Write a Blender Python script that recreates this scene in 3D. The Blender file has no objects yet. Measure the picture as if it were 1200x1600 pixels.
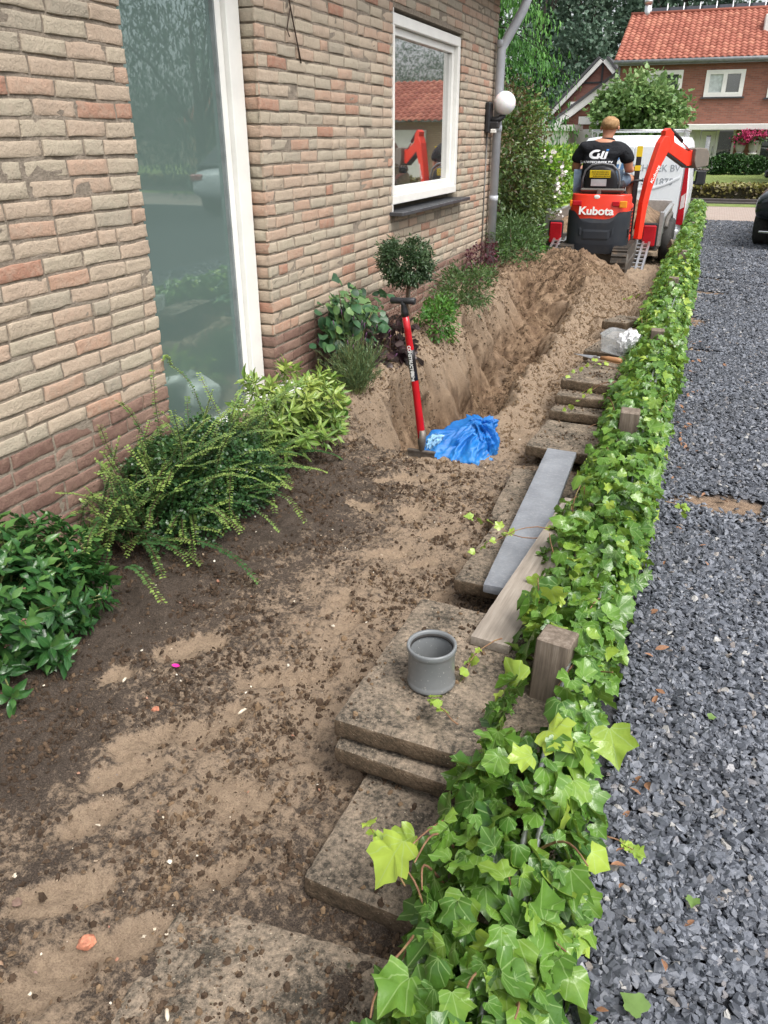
import bpy, math, random
import numpy as np
from mathutils import Vector, Matrix
R=math.radians; PI=math.pi
random.seed(7); rng=np.random.default_rng(7)
sc=bpy.context.scene; COL=sc.collection
# ---------------- camera
PITCH,YAW,HC,FPX=R(25.6),R(21.2),1.5,1220.0
cd=bpy.data.cameras.new('camera'); cam=bpy.data.objects.new('camera',cd); COL.objects.link(cam)
cd.sensor_fit='VERTICAL'; cd.sensor_height=36; cd.lens=FPX/1600*36; cd.clip_start=.05; cd.clip_end=2000
cam.location=(0,0,HC); cam.rotation_euler=(PI/2-PITCH,R(0.15),YAW); sc.camera=cam
# ---------------- sky, sun, exposure
SUN_EL,SUN_AZ=R(58),R(118)   # azimuth from +Y clockwise
w=bpy.data.worlds.new('World'); sc.world=w; w.use_nodes=True
nt=w.node_tree; bg=nt.nodes['Background']
sk=nt.nodes.new('ShaderNodeTexSky'); sk.sky_type='NISHITA'; sk.sun_disc=False
sk.sun_elevation=SUN_EL; sk.sun_rotation=SUN_AZ; sk.dust_density=4; sk.air_density=1.0; sk.ozone_density=1
hs=nt.nodes.new('ShaderNodeHueSaturation'); hs.inputs['Saturation'].default_value=.25; hs.inputs['Value'].default_value=1.0
nt.links.new(sk.outputs[0],hs.inputs['Color']); nt.links.new(hs.outputs[0],bg.inputs[0]); bg.inputs[1].default_value=.15
sl=bpy.data.lights.new('sun','SUN'); sl.energy=1.5; sl.angle=R(25); sl.color=(1,.96,.9)
so=bpy.data.objects.new('sun',sl); COL.objects.link(so)
sd=Vector((math.sin(SUN_AZ)*math.cos(SUN_EL),math.cos(SUN_AZ)*math.cos(SUN_EL),math.sin(SUN_EL)))
so.rotation_euler=sd.to_track_quat('Z','Y').to_euler(); so.location=sd*30
sc.view_settings.view_transform='Standard'; sc.view_settings.look='None'; sc.view_settings.gamma=1
sc.view_settings.exposure=0.86
sc.cycles.use_denoising=True; sc.cycles.max_bounces=6; sc.cycles.diffuse_bounces=3; sc.cycles.glossy_bounces=3
sc.cycles.transmission_bounces=4; sc.cycles.transparent_max_bounces=6
# ---------------- point on a depth plane, used to size things from the picture
def P(px,py,Y):
    l=px-600;u=800-py
    f=FPX*math.cos(PITCH)+u*math.sin(PITCH);ww=u*math.cos(PITCH)-FPX*math.sin(PITCH)
    x=l*math.cos(YAW)-f*math.sin(YAW); y=l*math.sin(YAW)+f*math.cos(YAW)
    t=Y/y; return Vector((x*t,Y,HC+ww*t))
# ---------------- noise
def _h(ix,iy,iz,s):
    n=(ix*374761393+iy*668265263+iz*2147483647*0+iz*1274126177+s*974634777)&0xffffffff
    n=((n^(n>>13))*1274126177)&0xffffffff; n=((n^(n>>16))*2246822519)&0xffffffff
    return ((n^(n>>15))&0xffffff)/float(0xffffff)
def vn(x,y,z=0.0,s=0):
    x=np.asarray(x,float);y=np.asarray(y,float);z=np.asarray(z,float)+0*x
    ix=np.floor(x).astype(np.int64);iy=np.floor(y).astype(np.int64);iz=np.floor(z).astype(np.int64)
    fx=x-ix;fy=y-iy;fz=z-iz
    fx=fx*fx*(3-2*fx);fy=fy*fy*(3-2*fy);fz=fz*fz*(3-2*fz)
    r=0
    for a in (0,1):
        wa=fx if a else 1-fx
        for b in (0,1):
            wb=fy if b else 1-fy
            for c in (0,1):
                wc=fz if c else 1-fz
                r=r+wa*wb*wc*_h(ix+a,iy+b,iz+c,s)
    return r*2-1
def fbm(x,y,z=0.0,o=4,s=0,g=.5):
    r=0;a=1;t=0
    for i in range(o):
        r=r+a*vn(np.asarray(x)*2**i,np.asarray(y)*2**i,np.asarray(z)*2**i,s+i*17);t+=a;a*=g
    return r/t
def ss(a,b,x):
    t=np.clip((x-a)/(b-a),0,1);return t*t*(3-2*t)
# ---------------- materials
class G:
    def __init__(s,name,rough=.6,spec=.5,**kw):
        s.m=bpy.data.materials.new(name);s.m.use_nodes=True;s.t=s.m.node_tree;s.b=s.t.nodes['Principled BSDF']
        s.b.inputs['Roughness'].default_value=rough;s.b.inputs['Specular IOR Level'].default_value=spec
        for k,v in kw.items(): s.b.inputs[k.replace('_',' ')].default_value=v
    def n(s,t,ins=None,**kw):
        q=s.t.nodes.new('ShaderNode'+t)
        for k,v in kw.items(): setattr(q,k,v)
        for k,v in (ins or {}).items(): s.put(q,k,v)
        return q
    def put(s,q,k,v):
        if isinstance(v,bpy.types.NodeSocket): s.t.links.new(v,q.inputs[k])
        else: q.inputs[k].default_value=v
    def pos(s): return s.n('TexCoord').outputs['Object']
    def noise(s,scale,detail=4,rough=.6,vec=None):
        q=s.n('TexNoise',{'Scale':scale,'Detail':detail,'Roughness':rough,'Vector':vec or s.pos()});return q.outputs['Fac']
    def ramp(s,f,*st):
        q=s.n('ValToRGB',{'Fac':f});e=q.color_ramp.elements
        while len(e)<len(st): e.new(.5)
        for i,(p,c) in enumerate(st): e[i].position=p;e[i].color=(*c,1) if len(c)==3 else c
        return q.outputs['Color']
    def mix(s,f,a,b,mode='MIX'):
        q=s.n('Mix',data_type='RGBA',blend_type=mode)
        for i,v in ((0,f),(6,a),(7,b)):
            if isinstance(v,bpy.types.NodeSocket): s.t.links.new(v,q.inputs[i])
            else: q.inputs[i].default_value=v if i==0 else ((*v,1) if len(v)==3 else v)
        return q.outputs[2]
    def math(s,op,a,b=0.0,c=None):
        q=s.n('Math',operation=op)
        for i,v in enumerate((a,b) if c is None else (a,b,c)):
            if isinstance(v,bpy.types.NodeSocket): s.t.links.new(v,q.inputs[i])
            else: q.inputs[i].default_value=v
        return q.outputs[0]
    def attr(s,name,out='Color'): return s.n('Attribute',attribute_name=name).outputs[out]
    def col(s,c): s.put(s.b,'Base Color',c if isinstance(c,bpy.types.NodeSocket) else (*c,1));return s
    def rough(s,r): s.put(s.b,'Roughness',r);return s
    def bump(s,h,d=.005,st=.6):
        q=s.n('Bump',{'Height':h,'Strength':st,'Distance':d});s.t.links.new(q.outputs[0],s.b.inputs['Normal']);return s
def simple(name,c,rough=.6,var=.12,scale=8,bump=0,metal=0,spec=.5,bs=60,**kw):
    g=G(name,rough,spec,Metallic=metal,**kw);n=g.noise(scale,5,.65)
    lo=tuple(max(0,v*(1-var*2)) for v in c);hi=tuple(min(1,v*(1+var*2)) for v in c)
    g.col(g.ramp(n,(.3,lo),(.7,hi)))
    g.rough(g.math('MULTIPLY_ADD',g.noise(scale*2.3,3),.25,max(.03,rough-.12)))
    if bump: g.bump(g.noise(bs,4),bump)
    return g.m
# ---------------- mesh building
def mesh_np(name,V,F,mat,parent=None,smooth=False,attrs=None,mats=None,matidx=None):
    """V (n,3); F: array (m,k) or list of such arrays"""
    Fs=F if isinstance(F,list) else [F]; Fs=[np.asarray(f,np.int32) for f in Fs if len(f)]
    me=bpy.data.meshes.new(name);V=np.asarray(V,np.float32)
    me.vertices.add(len(V));me.vertices.foreach_set('co',V.ravel())
    nl=sum(f.size for f in Fs);npoly=sum(len(f) for f in Fs)
    me.loops.add(nl);me.polygons.add(npoly)
    me.loops.foreach_set('vertex_index',np.concatenate([f.ravel() for f in Fs]))
    tot=np.concatenate([np.full(len(f),f.shape[1],np.int32) for f in Fs]);st=np.concatenate([[0],np.cumsum(tot)[:-1]]).astype(np.int32)
    me.polygons.foreach_set('loop_start',st);me.polygons.foreach_set('loop_total',tot)
    me.polygons.foreach_set('use_smooth',np.full(npoly,bool(smooth)))
    me.materials.append(mat)
    for m in mats or []: me.materials.append(m)
    if matidx is not None: me.polygons.foreach_set('material_index',np.asarray(matidx,np.int32))
    me.update(calc_edges=True)
    for k,a in (attrs or {}).items():
        a=np.asarray(a,np.float32)
        if a.shape[1]==3: a=np.hstack([a,np.ones((len(a),1),np.float32)])
        at=me.color_attributes.new(k,'FLOAT_COLOR','POINT');at.data.foreach_set('color',a.ravel())
    me.validate()
    o=bpy.data.objects.new(name,me);COL.objects.link(o)
    if parent: o.parent=parent
    return o
def tag(o,label=None,cat=None,group=None,kind=None):
    if label:o['label']=label
    if cat:o['category']=cat
    if group:o['group']=group
    if kind:o['kind']=kind
    return o
def empty(name,loc=(0,0,0),rz=0,label=None,cat=None,group=None,parent=None):
    o=bpy.data.objects.new(name,None);COL.objects.link(o);o.location=loc;o.rotation_euler=(0,0,rz);o.empty_display_size=.1
    if parent:o.parent=parent
    return tag(o,label,cat,group)
def copy_tree(o,parent=None):
    c=o.copy();COL.objects.link(c);c.parent=parent
    for ch in list(o.children):
        copy_tree(ch,c)
    return c
class MB:
    def __init__(s): s.v=[];s.f=[];s.n=0;s.sm=[]
    def add(s,V,F,M=None,smooth=False):
        V=[Vector(v) for v in V]
        if M is not None: V=[M@v for v in V]
        s.v+=[tuple(v) for v in V]
        for f in F: s.f.append(tuple(i+s.n for i in f));s.sm.append(smooth)
        s.n+=len(V);return s
    def box(s,a,b,M=None,bev=0.0):
        (x0,y0,z0),(x1,y1,z1)=a,b
        x0,x1=sorted((x0,x1));y0,y1=sorted((y0,y1));z0,z1=sorted((z0,z1))
        bv=min(bev,(x1-x0)*.45,(y1-y0)*.45,(z1-z0)*.45)
        if bv<=0:
            V=[(x,y,z) for z in (z0,z1) for y in (y0,y1) for x in (x0,x1)]
            return s.add(V,[(0,2,3,1),(4,5,7,6),(0,1,5,4),(2,6,7,3),(0,4,6,2),(1,3,7,5)],M)
        V=[];idx={}
        for i,sx in enumerate((-1,1)):
            for j,sy in enumerate((-1,1)):
                for k,sz in enumerate((-1,1)):
                    cx,cy,cz=(x0,x1)[i],(y0,y1)[j],(z0,z1)[k]
                    for ax in range(3):
                        p=[cx-sx*bv,cy-sy*bv,cz-sz*bv];p[ax]=(cx,cy,cz)[ax];idx[(i,j,k,ax)]=len(V);V.append(tuple(p))
        F=[]
        for ax in range(3):
            o1,o2=[a for a in range(3) if a!=ax]
            for e in (0,1):
                q=[]
                for (a,b_) in ((0,0),(1,0),(1,1),(0,1)):
                    c=[0,0,0];c[ax]=e;c[o1]=a;c[o2]=b_;q.append(idx[(*c,ax)])
                F.append(tuple(q))
            for a in (0,1):
                for b_ in (0,1):
                    c0=[0,0,0];c0[o1]=a;c0[o2]=b_;c1=c0[:];c1[ax]=1
                    F.append((idx[(*c0,o1)],idx[(*c1,o1)],idx[(*c1,o2)],idx[(*c0,o2)]))
        for i in (0,1):
            for j in (0,1):
                for k in (0,1): F.append(tuple(idx[(i,j,k,a)] for a in range(3)))
        return s.add(V,F,M)
    def tube(s,pts,r,n=8,cap=True,smooth=True):
        pts=[Vector(p) for p in pts];rr=r if isinstance(r,(list,tuple)) else [r]*len(pts)
        V=[];up=None
        for i,p in enumerate(pts):
            d=(pts[min(i+1,len(pts)-1)]-pts[max(i-1,0)]).normalized()
            if up is None: up=d.orthogonal().normalized()
            else: up=(up-d*up.dot(d));up=up.normalized() if up.length>1e-5 else d.orthogonal().normalized()
            b=d.cross(up)
            for k in range(n):
                a=2*PI*k/n;V.append(p+(up*math.cos(a)+b*math.sin(a))*rr[i])
        F=[(i*n+k,i*n+(k+1)%n,(i+1)*n+(k+1)%n,(i+1)*n+k) for i in range(len(pts)-1) for k in range(n)]
        s.add(V,F,None,smooth)
        if cap:
            s.n0=s.n-len(V);s.f.append(tuple(s.n0+k for k in range(n-1,-1,-1)));s.sm.append(False)
            s.f.append(tuple(s.n0+(len(pts)-1)*n+k for k in range(n)));s.sm.append(False)
        return s
    def lathe(s,prof,n=32,M=None,smooth=True,closed=False):
        V=[(r*math.cos(2*PI*k/n),r*math.sin(2*PI*k/n),z) for r,z in prof for k in range(n)]
        m=len(prof);F=[(i*n+k,i*n+(k+1)%n,((i+1)%m)*n+(k+1)%n,((i+1)%m)*n+k) for i in range(m if closed else m-1) for k in range(n)]
        return s.add(V,F,M,smooth)
    def loft(s,secs,n=32,M=None,cap=True,smooth=True):
        """secs: (cx,cy,z,rx,ry,e) superellipse rings"""
        V=[]
        for cx,cy,z,rx,ry,e in secs:
            for k in range(n):
                a=2*PI*k/n;c,q=math.cos(a),math.sin(a)
                V.append((cx+rx*math.copysign(abs(c)**(2/e),c),cy+ry*math.copysign(abs(q)**(2/e),q),z))
        F=[(i*n+k,i*n+(k+1)%n,(i+1)*n+(k+1)%n,(i+1)*n+k) for i in range(len(secs)-1) for k in range(n)]
        s.add(V,F,M,smooth);n0=s.n-len(V)
        if cap:
            s.f.append(tuple(n0+k for k in range(n-1,-1,-1)));s.sm.append(False)
            s.f.append(tuple(n0+(len(secs)-1)*n+k for k in range(n)));s.sm.append(False)
        return s
    def prism(s,poly,a,b,axis='x',M=None):
        """poly of (u,v); extruded along axis from a to b"""
        def mk(u,v,t): return {'x':(t,u,v),'y':(u,t,v),'z':(u,v,t)}[axis]
        m=len(poly);V=[mk(u,v,a) for u,v in poly]+[mk(u,v,b) for u,v in poly]
        F=[tuple(range(m)),tuple(range(2*m-1,m-1,-1))]+[(i,(i+1)%m,m+(i+1)%m,m+i) for i in range(m)]
        return s.add(V,F,M)
    def ball(s,c,r,n=12,sq=(1,1,1)):
        M=Matrix.Translation(c)@Matrix.Diagonal((*[r*q for q in sq],1))
        prof=[(max(1e-4,math.sin(PI*i/n)),-math.cos(PI*i/n)) for i in range(n+1)]
        return s.lathe(prof,n*2,M)
    def build(s,name,mat,parent=None,bevel=0,sub=0):
        me=bpy.data.meshes.new(name);me.from_pydata(s.v,[],s.f);me.materials.append(mat)
        me.polygons.foreach_set('use_smooth',s.sm);me.validate();me.update()
        import bmesh
        bm=bmesh.new();bm.from_mesh(me);bmesh.ops.recalc_face_normals(bm,faces=bm.faces);bm.to_mesh(me);bm.free()
        o=bpy.data.objects.new(name,me);COL.objects.link(o)
        if parent:o.parent=parent
        if bevel:
            q=o.modifiers.new('b','BEVEL');q.width=bevel;q.segments=2;q.limit_method='ANGLE'
        if sub:
            q=o.modifiers.new('s','SUBSURF');q.levels=sub;q.render_levels=sub
        return o
def text(name,body,size,mat,parent,loc,rot,ext=.002,font_w=1,bold=0,shear=0,align='CENTER'):
    c=bpy.data.curves.new(name,'FONT');c.body=body;c.size=size;c.extrude=ext;c.align_x=align;c.align_y='CENTER';c.offset=bold;c.shear=shear
    t=bpy.data.objects.new(name,c);COL.objects.link(t);bpy.context.view_layer.update()
    me=bpy.data.meshes.new_from_object(t);bpy.data.objects.remove(t);me.materials.clear();me.materials.append(mat)
    o=bpy.data.objects.new(name,me);COL.objects.link(o);o.parent=parent;o.location=loc;o.rotation_euler=rot;o.scale=(font_w,1,1);return o
# ---------------- leaves
def outline_leaf(pts,fold=.15,droop=.3):
    """pts: outline in (u across, v along), v from 0..1, symmetric list of right side from base to tip"""
    right=pts;left=[(-u,v) for u,v in pts[::-1][1:-1]] if abs(pts[0][0])<1e-6 else [(-u,v) for u,v in pts[::-1][1:]]
    o=right+left;vs=[(0,.34)]+o
    V=np.array([(u,v,abs(u)*fold*1.2-droop*(v*v)*.5-((u*u)*.4)) for u,v in vs]);n=len(o)
    F=np.array([(0,1+i,1+(i+1)%n) for i in range(n)]);return V,F,np.array(vs)
T_IVY=[outline_leaf([(0,.1),(.12,.01),(.3,.02),(.47,.12),(.44,.24),(.42,.34),(.5,.46),(.56,.6),(.38,.64),(.26,.68),(.14,.84),(0,1.0)],.3,.45),
       outline_leaf([(0,.1),(.2,0),(.42,.05),(.46,.2),(.44,.32),(.52,.44),(.44,.58),(.31,.62),(.17,.78),(0,1.0)],.42,.2),
       outline_leaf([(0,.06),(.2,0),(.42,.08),(.46,.24),(.42,.4),(.42,.54),(.28,.66),(.14,.84),(0,1.0)],-.1,.5)]
T_ELL=[outline_leaf([(0,0),(.13,.15),(.21,.4),(.19,.6),(.1,.82),(0,1)],.35,.3),outline_leaf([(0,0),(.16,.2),(.23,.45),(.17,.7),(0,1)],.2,.55)]
T_LAN=[outline_leaf([(0,0),(.07,.15),(.12,.45),(.09,.75),(0,1)],.4,.35)]
T_RND=[outline_leaf([(0,0),(.26,.18),(.37,.5),(.26,.82),(0,1)],.25,.3)]
T_TINY=[(np.array([(0,0,0),(.3,.5,.03),(0,1,0),(-.3,.5,.03)]),np.array([(0,1,2),(0,2,3)]),np.array([(0,0),(.3,.5),(0,1),(-.3,.5)]))]
T_NDL=[(np.array([(-.05,0,0),(.05,0,0),(.05,1,-.1),(-.05,1,-.1)]),np.array([(0,1,2),(0,2,3)]),np.array([(0,0),(.3,.5),(0,1),(-.3,.5)]))]
def leaves(name,pos,dirs,nor,size,tmpl,mat,parent=None,tone=None):
    """pos,dirs (tip direction),nor (face normal),size -> one mesh; attr 'lf' = (u,v,tone)"""
    pos=np.asarray(pos);dirs=np.asarray(dirs,float);nor=np.asarray(nor,float);size=np.asarray(size)
    N=len(pos);tone=rng.random(N) if tone is None else tone
    dirs/=np.linalg.norm(dirs,axis=1)[:,None]+1e-9
    side=np.cross(dirs,nor);side/=np.linalg.norm(side,axis=1)[:,None]+1e-9
    nor=np.cross(side,dirs)
    pick=rng.integers(0,len(tmpl),N);VV=[];FF=[];AA=[];off=0
    for k,(tv,tf,tu) in enumerate(tmpl):
        ix=np.where(pick==k)[0]
        if not len(ix): continue
        wob=rng.normal(0,.075,(len(ix),len(tv)));s=size[ix][:,None,None]
        v=pos[ix][:,None,:]+s*(tv[None,:,0:1]*side[ix][:,None,:]+tv[None,:,1:2]*dirs[ix][:,None,:]+(tv[None,:,2]+wob*(tv[:,1]>.05))[:,:,None]*nor[ix][:,None,:])
        VV.append(v.reshape(-1,3));m=len(tv)
        FF.append((tf[None]+(off+np.arange(len(ix))*m)[:,None,None]).reshape(-1,3));off+=len(ix)*m
        a=np.zeros((len(ix),m,3));a[:,:,0]=tu[:,0]+.5;a[:,:,1]=tu[:,1];a[:,:,2]=tone[ix][:,None];AA.append(a.reshape(-1,3))
    return mesh_np(name,np.concatenate(VV),np.concatenate(FF),mat,parent,True,{'lf':np.concatenate(AA)})
def leafmat(name,dark,mid,light,veins=0,rough=.4,vein_col=None,trans=.25,spec=.5):
    g=G(name,rough,spec)
    sp=g.n('SeparateColor',{'Color':g.attr('lf')});u,v,t=sp.outputs[0],sp.outputs[1],sp.outputs[2]
    nz=g.noise(35,3)
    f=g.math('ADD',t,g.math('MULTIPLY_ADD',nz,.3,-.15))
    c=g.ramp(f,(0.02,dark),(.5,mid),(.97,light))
    if veins:
        uu=g.math('ABSOLUTE',g.math('SUBTRACT',u,.5));vv=g.math('SUBTRACT',v,.06)
        ln=None
        for ang in ((0,38,72) if veins==2 else (0,)):
            a=R(ang);d=g.math('ABSOLUTE',g.math('SUBTRACT',g.math('MULTIPLY',uu,math.cos(a)),g.math('MULTIPLY',vv,math.sin(a))))
            l=g.math('LESS_THAN',d,.013 if veins==2 else .012);ln=l if ln is None else g.math('MAXIMUM',ln,l)
        vc=vein_col or light
        c=g.mix(g.math('MULTIPLY',ln,.42),c,vc)
    g.col(c);g.bump(g.noise(120,2),.002,.4)
    if trans:
        tr=g.n('BsdfTranslucent',{'Color':g.mix(.5,c,light)});ms=g.n('MixShader',{0:trans});out=g.t.nodes['Material Output']
        g.t.links.new(g.b.outputs[0],ms.inputs[1]);g.t.links.new(tr.outputs[0],ms.inputs[2]);g.t.links.new(ms.outputs[0],out.inputs[0])
    return g.m
def unit(n): 
    v=rng.normal(0,1,(n,3));return v/np.linalg.norm(v,axis=1)[:,None]
def bush(name,label,cat,c,rad,n,tmpl,size,mat,clumps=40,spread=.22,shell=.5,up=.4,group=None,stem=None,zmin=None,leafname='foliage',parent=None,stems=6,drop=0):
    """a body of leaves in clumps inside an ellipsoid, with woody stems"""
    c=np.array(c,float);rad=np.array(rad,float)
    base=Vector((c[0],c[1],(c[2]-rad[2]) if zmin is None else zmin))
    t=parent or empty(name,base,0,label,cat,group)
    L=c-np.array(base) if parent is None else c
    d=unit(clumps);rr=shell+(1-shell)*rng.random(clumps)**.6
    cc=d*rr[:,None]*(.9+.25*rng.random((clumps,1)));tone_c=rng.random(clumps)
    k=rng.integers(0,clumps,n);q=cc[k]+rng.normal(0,spread,(n,3))
    pos=L+q*rad
    if zmin is not None: 
        lo=(zmin-base[2] if parent is None else zmin);pos[:,2]=np.where(pos[:,2]<lo+.01,lo+.01+rng.random(n)*rad[2]*.3,pos[:,2])
    nor=d[k]*.6+np.array([0,0,up+.3])+rng.normal(0,.45,(n,3));dirs=q+rng.normal(0,.6,(n,3))+np.array([0,0,-drop])
    leaves(leafname,pos,dirs,nor,size*(.65+.6*rng.random(n)),tmpl,mat,t,np.clip(.25+.35*rng.random(n)+.4*(tone_c[k]-.4),0,1))
    if stem is not None and stems:
        m=MB()
        for i in range(stems):
            e=Vector(L+cc[rng.integers(0,clumps)]*rad*.85);b=Vector((0,0,0)) if parent is None else Vector(base)
            b=b+Vector((random.uniform(-.1,.1)*rad[0],random.uniform(-.1,.1)*rad[1],-.02));mid=b.lerp(e,.5)+Vector((0,0,.1*rad[2]))
            r0=.012+.02*rad[2];m.tube([b,b.lerp(mid,.5)+Vector(unit(1)[0])*.03,mid,e],[r0,r0*.75,r0*.5,r0*.2],6)
        m.build('stem',stem,t)
    return t
def world_parts(t):
    """children were modelled in world coordinates: keep them there under the empty"""
    for c in t.children: c.matrix_parent_inverse=Matrix.Translation(-t.location)
# ================= common materials
M_white=simple('white_paint',(.78,.77,.73),.35,.03,5)
M_black=simple('black_plastic',(.018,.018,.02),.45,.15,20)
M_rubber=simple('black_rubber',(.03,.028,.026),.8,.25,30,.002)
M_steel=simple('galvanised_steel',(.42,.43,.44),.38,.12,40,metal=.8)
M_alu=simple('aluminium',(.6,.6,.6),.35,.08,30,metal=.9)
M_dark=simple('dark_slate_sill',(.05,.052,.058),.4,.2,12)
M_wood=simple('stem_bark',(.11,.07,.045),.85,.25,60,.002)
M_gstem=simple('green_stem',(.16,.18,.06),.7,.25,40)
# ================= the ground
def soilmat():
    g=G('soil',.9,.3);a=g.attr('soil');sp=g.n('SeparateColor',{'Color':a})  # r: sand amount, g: footprint smoothness, b: deep cut
    n1=g.noise(9,6,.7);n2=g.noise(55,5,.75);n3=g.noise(260,4,.8)
    f=g.math('ADD',sp.outputs[0],g.math('MULTIPLY_ADD',n1,.9,-.45));f=g.math('ADD',f,g.math('MULTIPLY_ADD',n2,1.5,-.75))
    f=g.math('ADD',f,g.math('MULTIPLY',sp.outputs[1],.0))
    dark=g.ramp(n3,(.32,(.02,.015,.012)),(.5,(.07,.053,.041)),(.68,(.17,.13,.098)));sand=g.ramp(n3,(.25,(.19,.137,.095)),(.75,(.42,.32,.225)))
    pk=g.ramp(g.math('ADD',n2,g.math('MULTIPLY_ADD',n3,.8,-.4)),(.33,(.17,.12,.082)),(.5,(.3,.22,.15)),(.68,(.42,.32,.22)))
    sand=g.mix(g.math('MULTIPLY',sp.outputs[1],.55),sand,pk)
    c=g.mix(g.n('MapRange',{'Value':f,'From Min':.36,'From Max':.62}).outputs[0],dark,sand)
    cs=g.n('Mapping',{'Vector':g.pos(),'Scale':(1,1,.3)}).outputs[0];cut=g.ramp(g.math('ADD',g.noise(13,6,.75,cs),g.math('MULTIPLY_ADD',n1,.6,-.3)),(.3,(.07,.043,.027)),(.47,(.19,.122,.075)),(.62,(.29,.2,.128)),(.8,(.42,.31,.205)))
    c=g.mix(sp.outputs[2],c,cut)
    g.col(c).bump(g.math('ADD',g.math('MULTIPLY',n2,.5),g.math('MULTIPLY',n3,.35)),.022,.9);return g.m
M_soil=soilmat()
# sandy scraped patches: x,y,half length,half width,angle of the long axis from +Y clockwise
PATCH=[(-1.27,2.95,.16,.055,-50),(-1.02,2.98,.16,.07,10),(-.88,2.8,.12,.06,30),(-1.0,2.55,.13,.05,60),(-.82,2.55,.09,.04,35),(-1.02,2.15,.16,.045,12),(-.93,2.05,.14,.05,0),
 (-1.0,1.7,.22,.05,42),(-1.05,1.5,.06,.05,0),(-1.1,1.4,.15,.08,30),(-1.22,1.33,.16,.05,35),(-1.2,1.2,.14,.06,30),(-1.18,1.05,.14,.055,30),(-1.08,.86,.2,.05,42),(-.88,.82,.18,.05,28),
 (-1.38,1.75,.16,.1,40),(-1.5,1.55,.1,.06,20),(-.86,1.22,.1,.12,15),(-.8,1.03,.12,.05,30),(-.98,.7,.16,.08,35),(-.7,2.3,.12,.05,20),(-1.15,.62,.1,.05,30),(-1.2,3.3,.2,.06,70)]
def soil_h(x,y):
    z=np.zeros_like(x)
    z+=.13*(1-ss(-2.0,-1.62,x))*ss(2.9,3.8,y)+.02*(1-ss(-2.1,-1.7,x))
    n=fbm(x*2.2,y*2.2,0,3,5)
    lip=-1.70+.03*fbm(y*3,y*0+3,0,3,9)-.05*ss(4,6,y)
    rt=-.97+.09*n
    d=ss(3.62,4.25,y)*.62*(1-ss(6.0,8.6,y))
    # left bank: steep, fluted
    fl=.075*vn(y*4,z*0+1,0,21)+.04*(1-2*np.abs(vn(y*9,x*1.2,0,22)))+.02*vn(y*27,x*3,0,23)
    prof=ss(0,1,(x-lip-fl)/(.2))*(1-ss(0,1,(x-(rt-.32))/(.36)))
    z-=d*prof
    bk_=np.exp(-((x-lip-.1-fl)/.13)**2)*ss(3.8,4.3,y)*(1-ss(8,9,y));z+=bk_*(.13*fbm(x*9,y*9,0,4,131,.7)+.07*vn(y*13,x*5,0,133))
    # bank mound by the wall and spoil on the right
    z+=.09*np.exp(-((x-lip+.05)/.16)**2)*ss(3.7,4.4,y)*(1-ss(8,9.4,y))
    z+=(.12+.07*fbm(x*8,y*6,0,3,71))*np.exp(-((x-rt+.05)/.17)**2)*ss(3.9,4.6,y)*(1-ss(7.8,9,y))*(.7+.6*n)
    # heap at the far end
    r=np.sqrt(((x+1.38)/.85)**2+((y-9.2)/np.where(y<9.2,2.0,.6))**2)
    z+=.4*np.clip(1-r,0,1)**.8*(1+.25*fbm(x*5,y*5,0,4,31))+.05*ss(5.8,7,y)*(1-ss(9.6,10.5,y))*fbm(x*11,y*11,0,3,37)
    z-=.05*ss(-.1,-.02,x)
    z-=ss(10.0,12.6,y)*.16+ss(12.6,15,y)*.14
    rough=.02+.045*ss(3.4,4.2,y)
    z+=rough*fbm(x*7,y*7,0,4,3)+.012*fbm(x*24,y*24,0,4,12,.65)
    return z,prof*d/.62,r
def soil_patch(x,y):
    m=np.zeros_like(x)
    for i,(px,py,a,b,an) in enumerate(PATCH):
        q=R(an);dx,dy=x-px,y-py;u=dx*math.sin(q)+dy*math.cos(q);v=dx*math.cos(q)-dy*math.sin(q)
        q=q+(i*2.399%.7-.35);u=dx*math.sin(q)+dy*math.cos(q);v=dx*math.cos(q)-dy*math.sin(q);e=np.sqrt((u/a/.72)**2+(v/b/.9)**2)+.6*fbm(x*11,y*11,0,5,40+i,.65)+.05
        m=np.maximum(m,1-ss(.7,1.15,e))
    return m
def hgt(x,y):
    z,_,_=soil_h(np.array([float(x)]),np.array([float(y)]));return float(z[0])
ys=[.1];
while ys[-1]<15.5: ys.append(ys[-1]+.0065+.0016*ys[-1])
xs=np.arange(-2.22,.12,.0105);Y_,X_=np.meshgrid(np.array(ys),xs,indexing='ij')
Z_,cut,rheap=soil_h(X_,Y_);pm=soil_patch(X_,Y_)
cr=fbm(X_*30,Y_*30,0,3,77,.7)
crumb=np.clip(cr,-.2,1)*(.02+.012*ss(3.4,4.4,Y_))
Z_=Z_+crumb*(1-pm*.82)*(1-.6*cut)-pm*.017
# push the bank's face in and out so it reads as cut sand
ny,nx=X_.shape
fc=np.clip(cut*(1-cut)*4,0,1)*(X_<-1.1)*ss(3.9,4.5,Y_)*(1-ss(7.6,8.6,Y_))
X_=X_+fc*(.075*(1-2.4*np.abs(vn(Y_*4.3,Z_*1.5,0,141)))+.05*(1-2.2*np.abs(vn(Y_*10,Z_*4,0,142)))+.022*fbm(Y_*22,Z_*22,0,3,143))-.03*fc
V=np.stack([X_,Y_,Z_],-1).reshape(-1,3)
i=np.arange((ny-1)*(nx-1));r_=i//(nx-1);c_=i%(nx-1);a_=r_*nx+c_
F=np.stack([a_,a_+1,a_+nx+1,a_+nx],1)
sand=.40-.07*(1-ss(-1.3,-.85,X_))*(1-ss(2.6,3.6,Y_))+.45*pm+.24*fbm(X_*1.3,Y_*1.3,0,3,55)+.28*ss(3.2,4.3,Y_)+.12*np.exp(-((X_+.95)/.3)**2)
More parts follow.
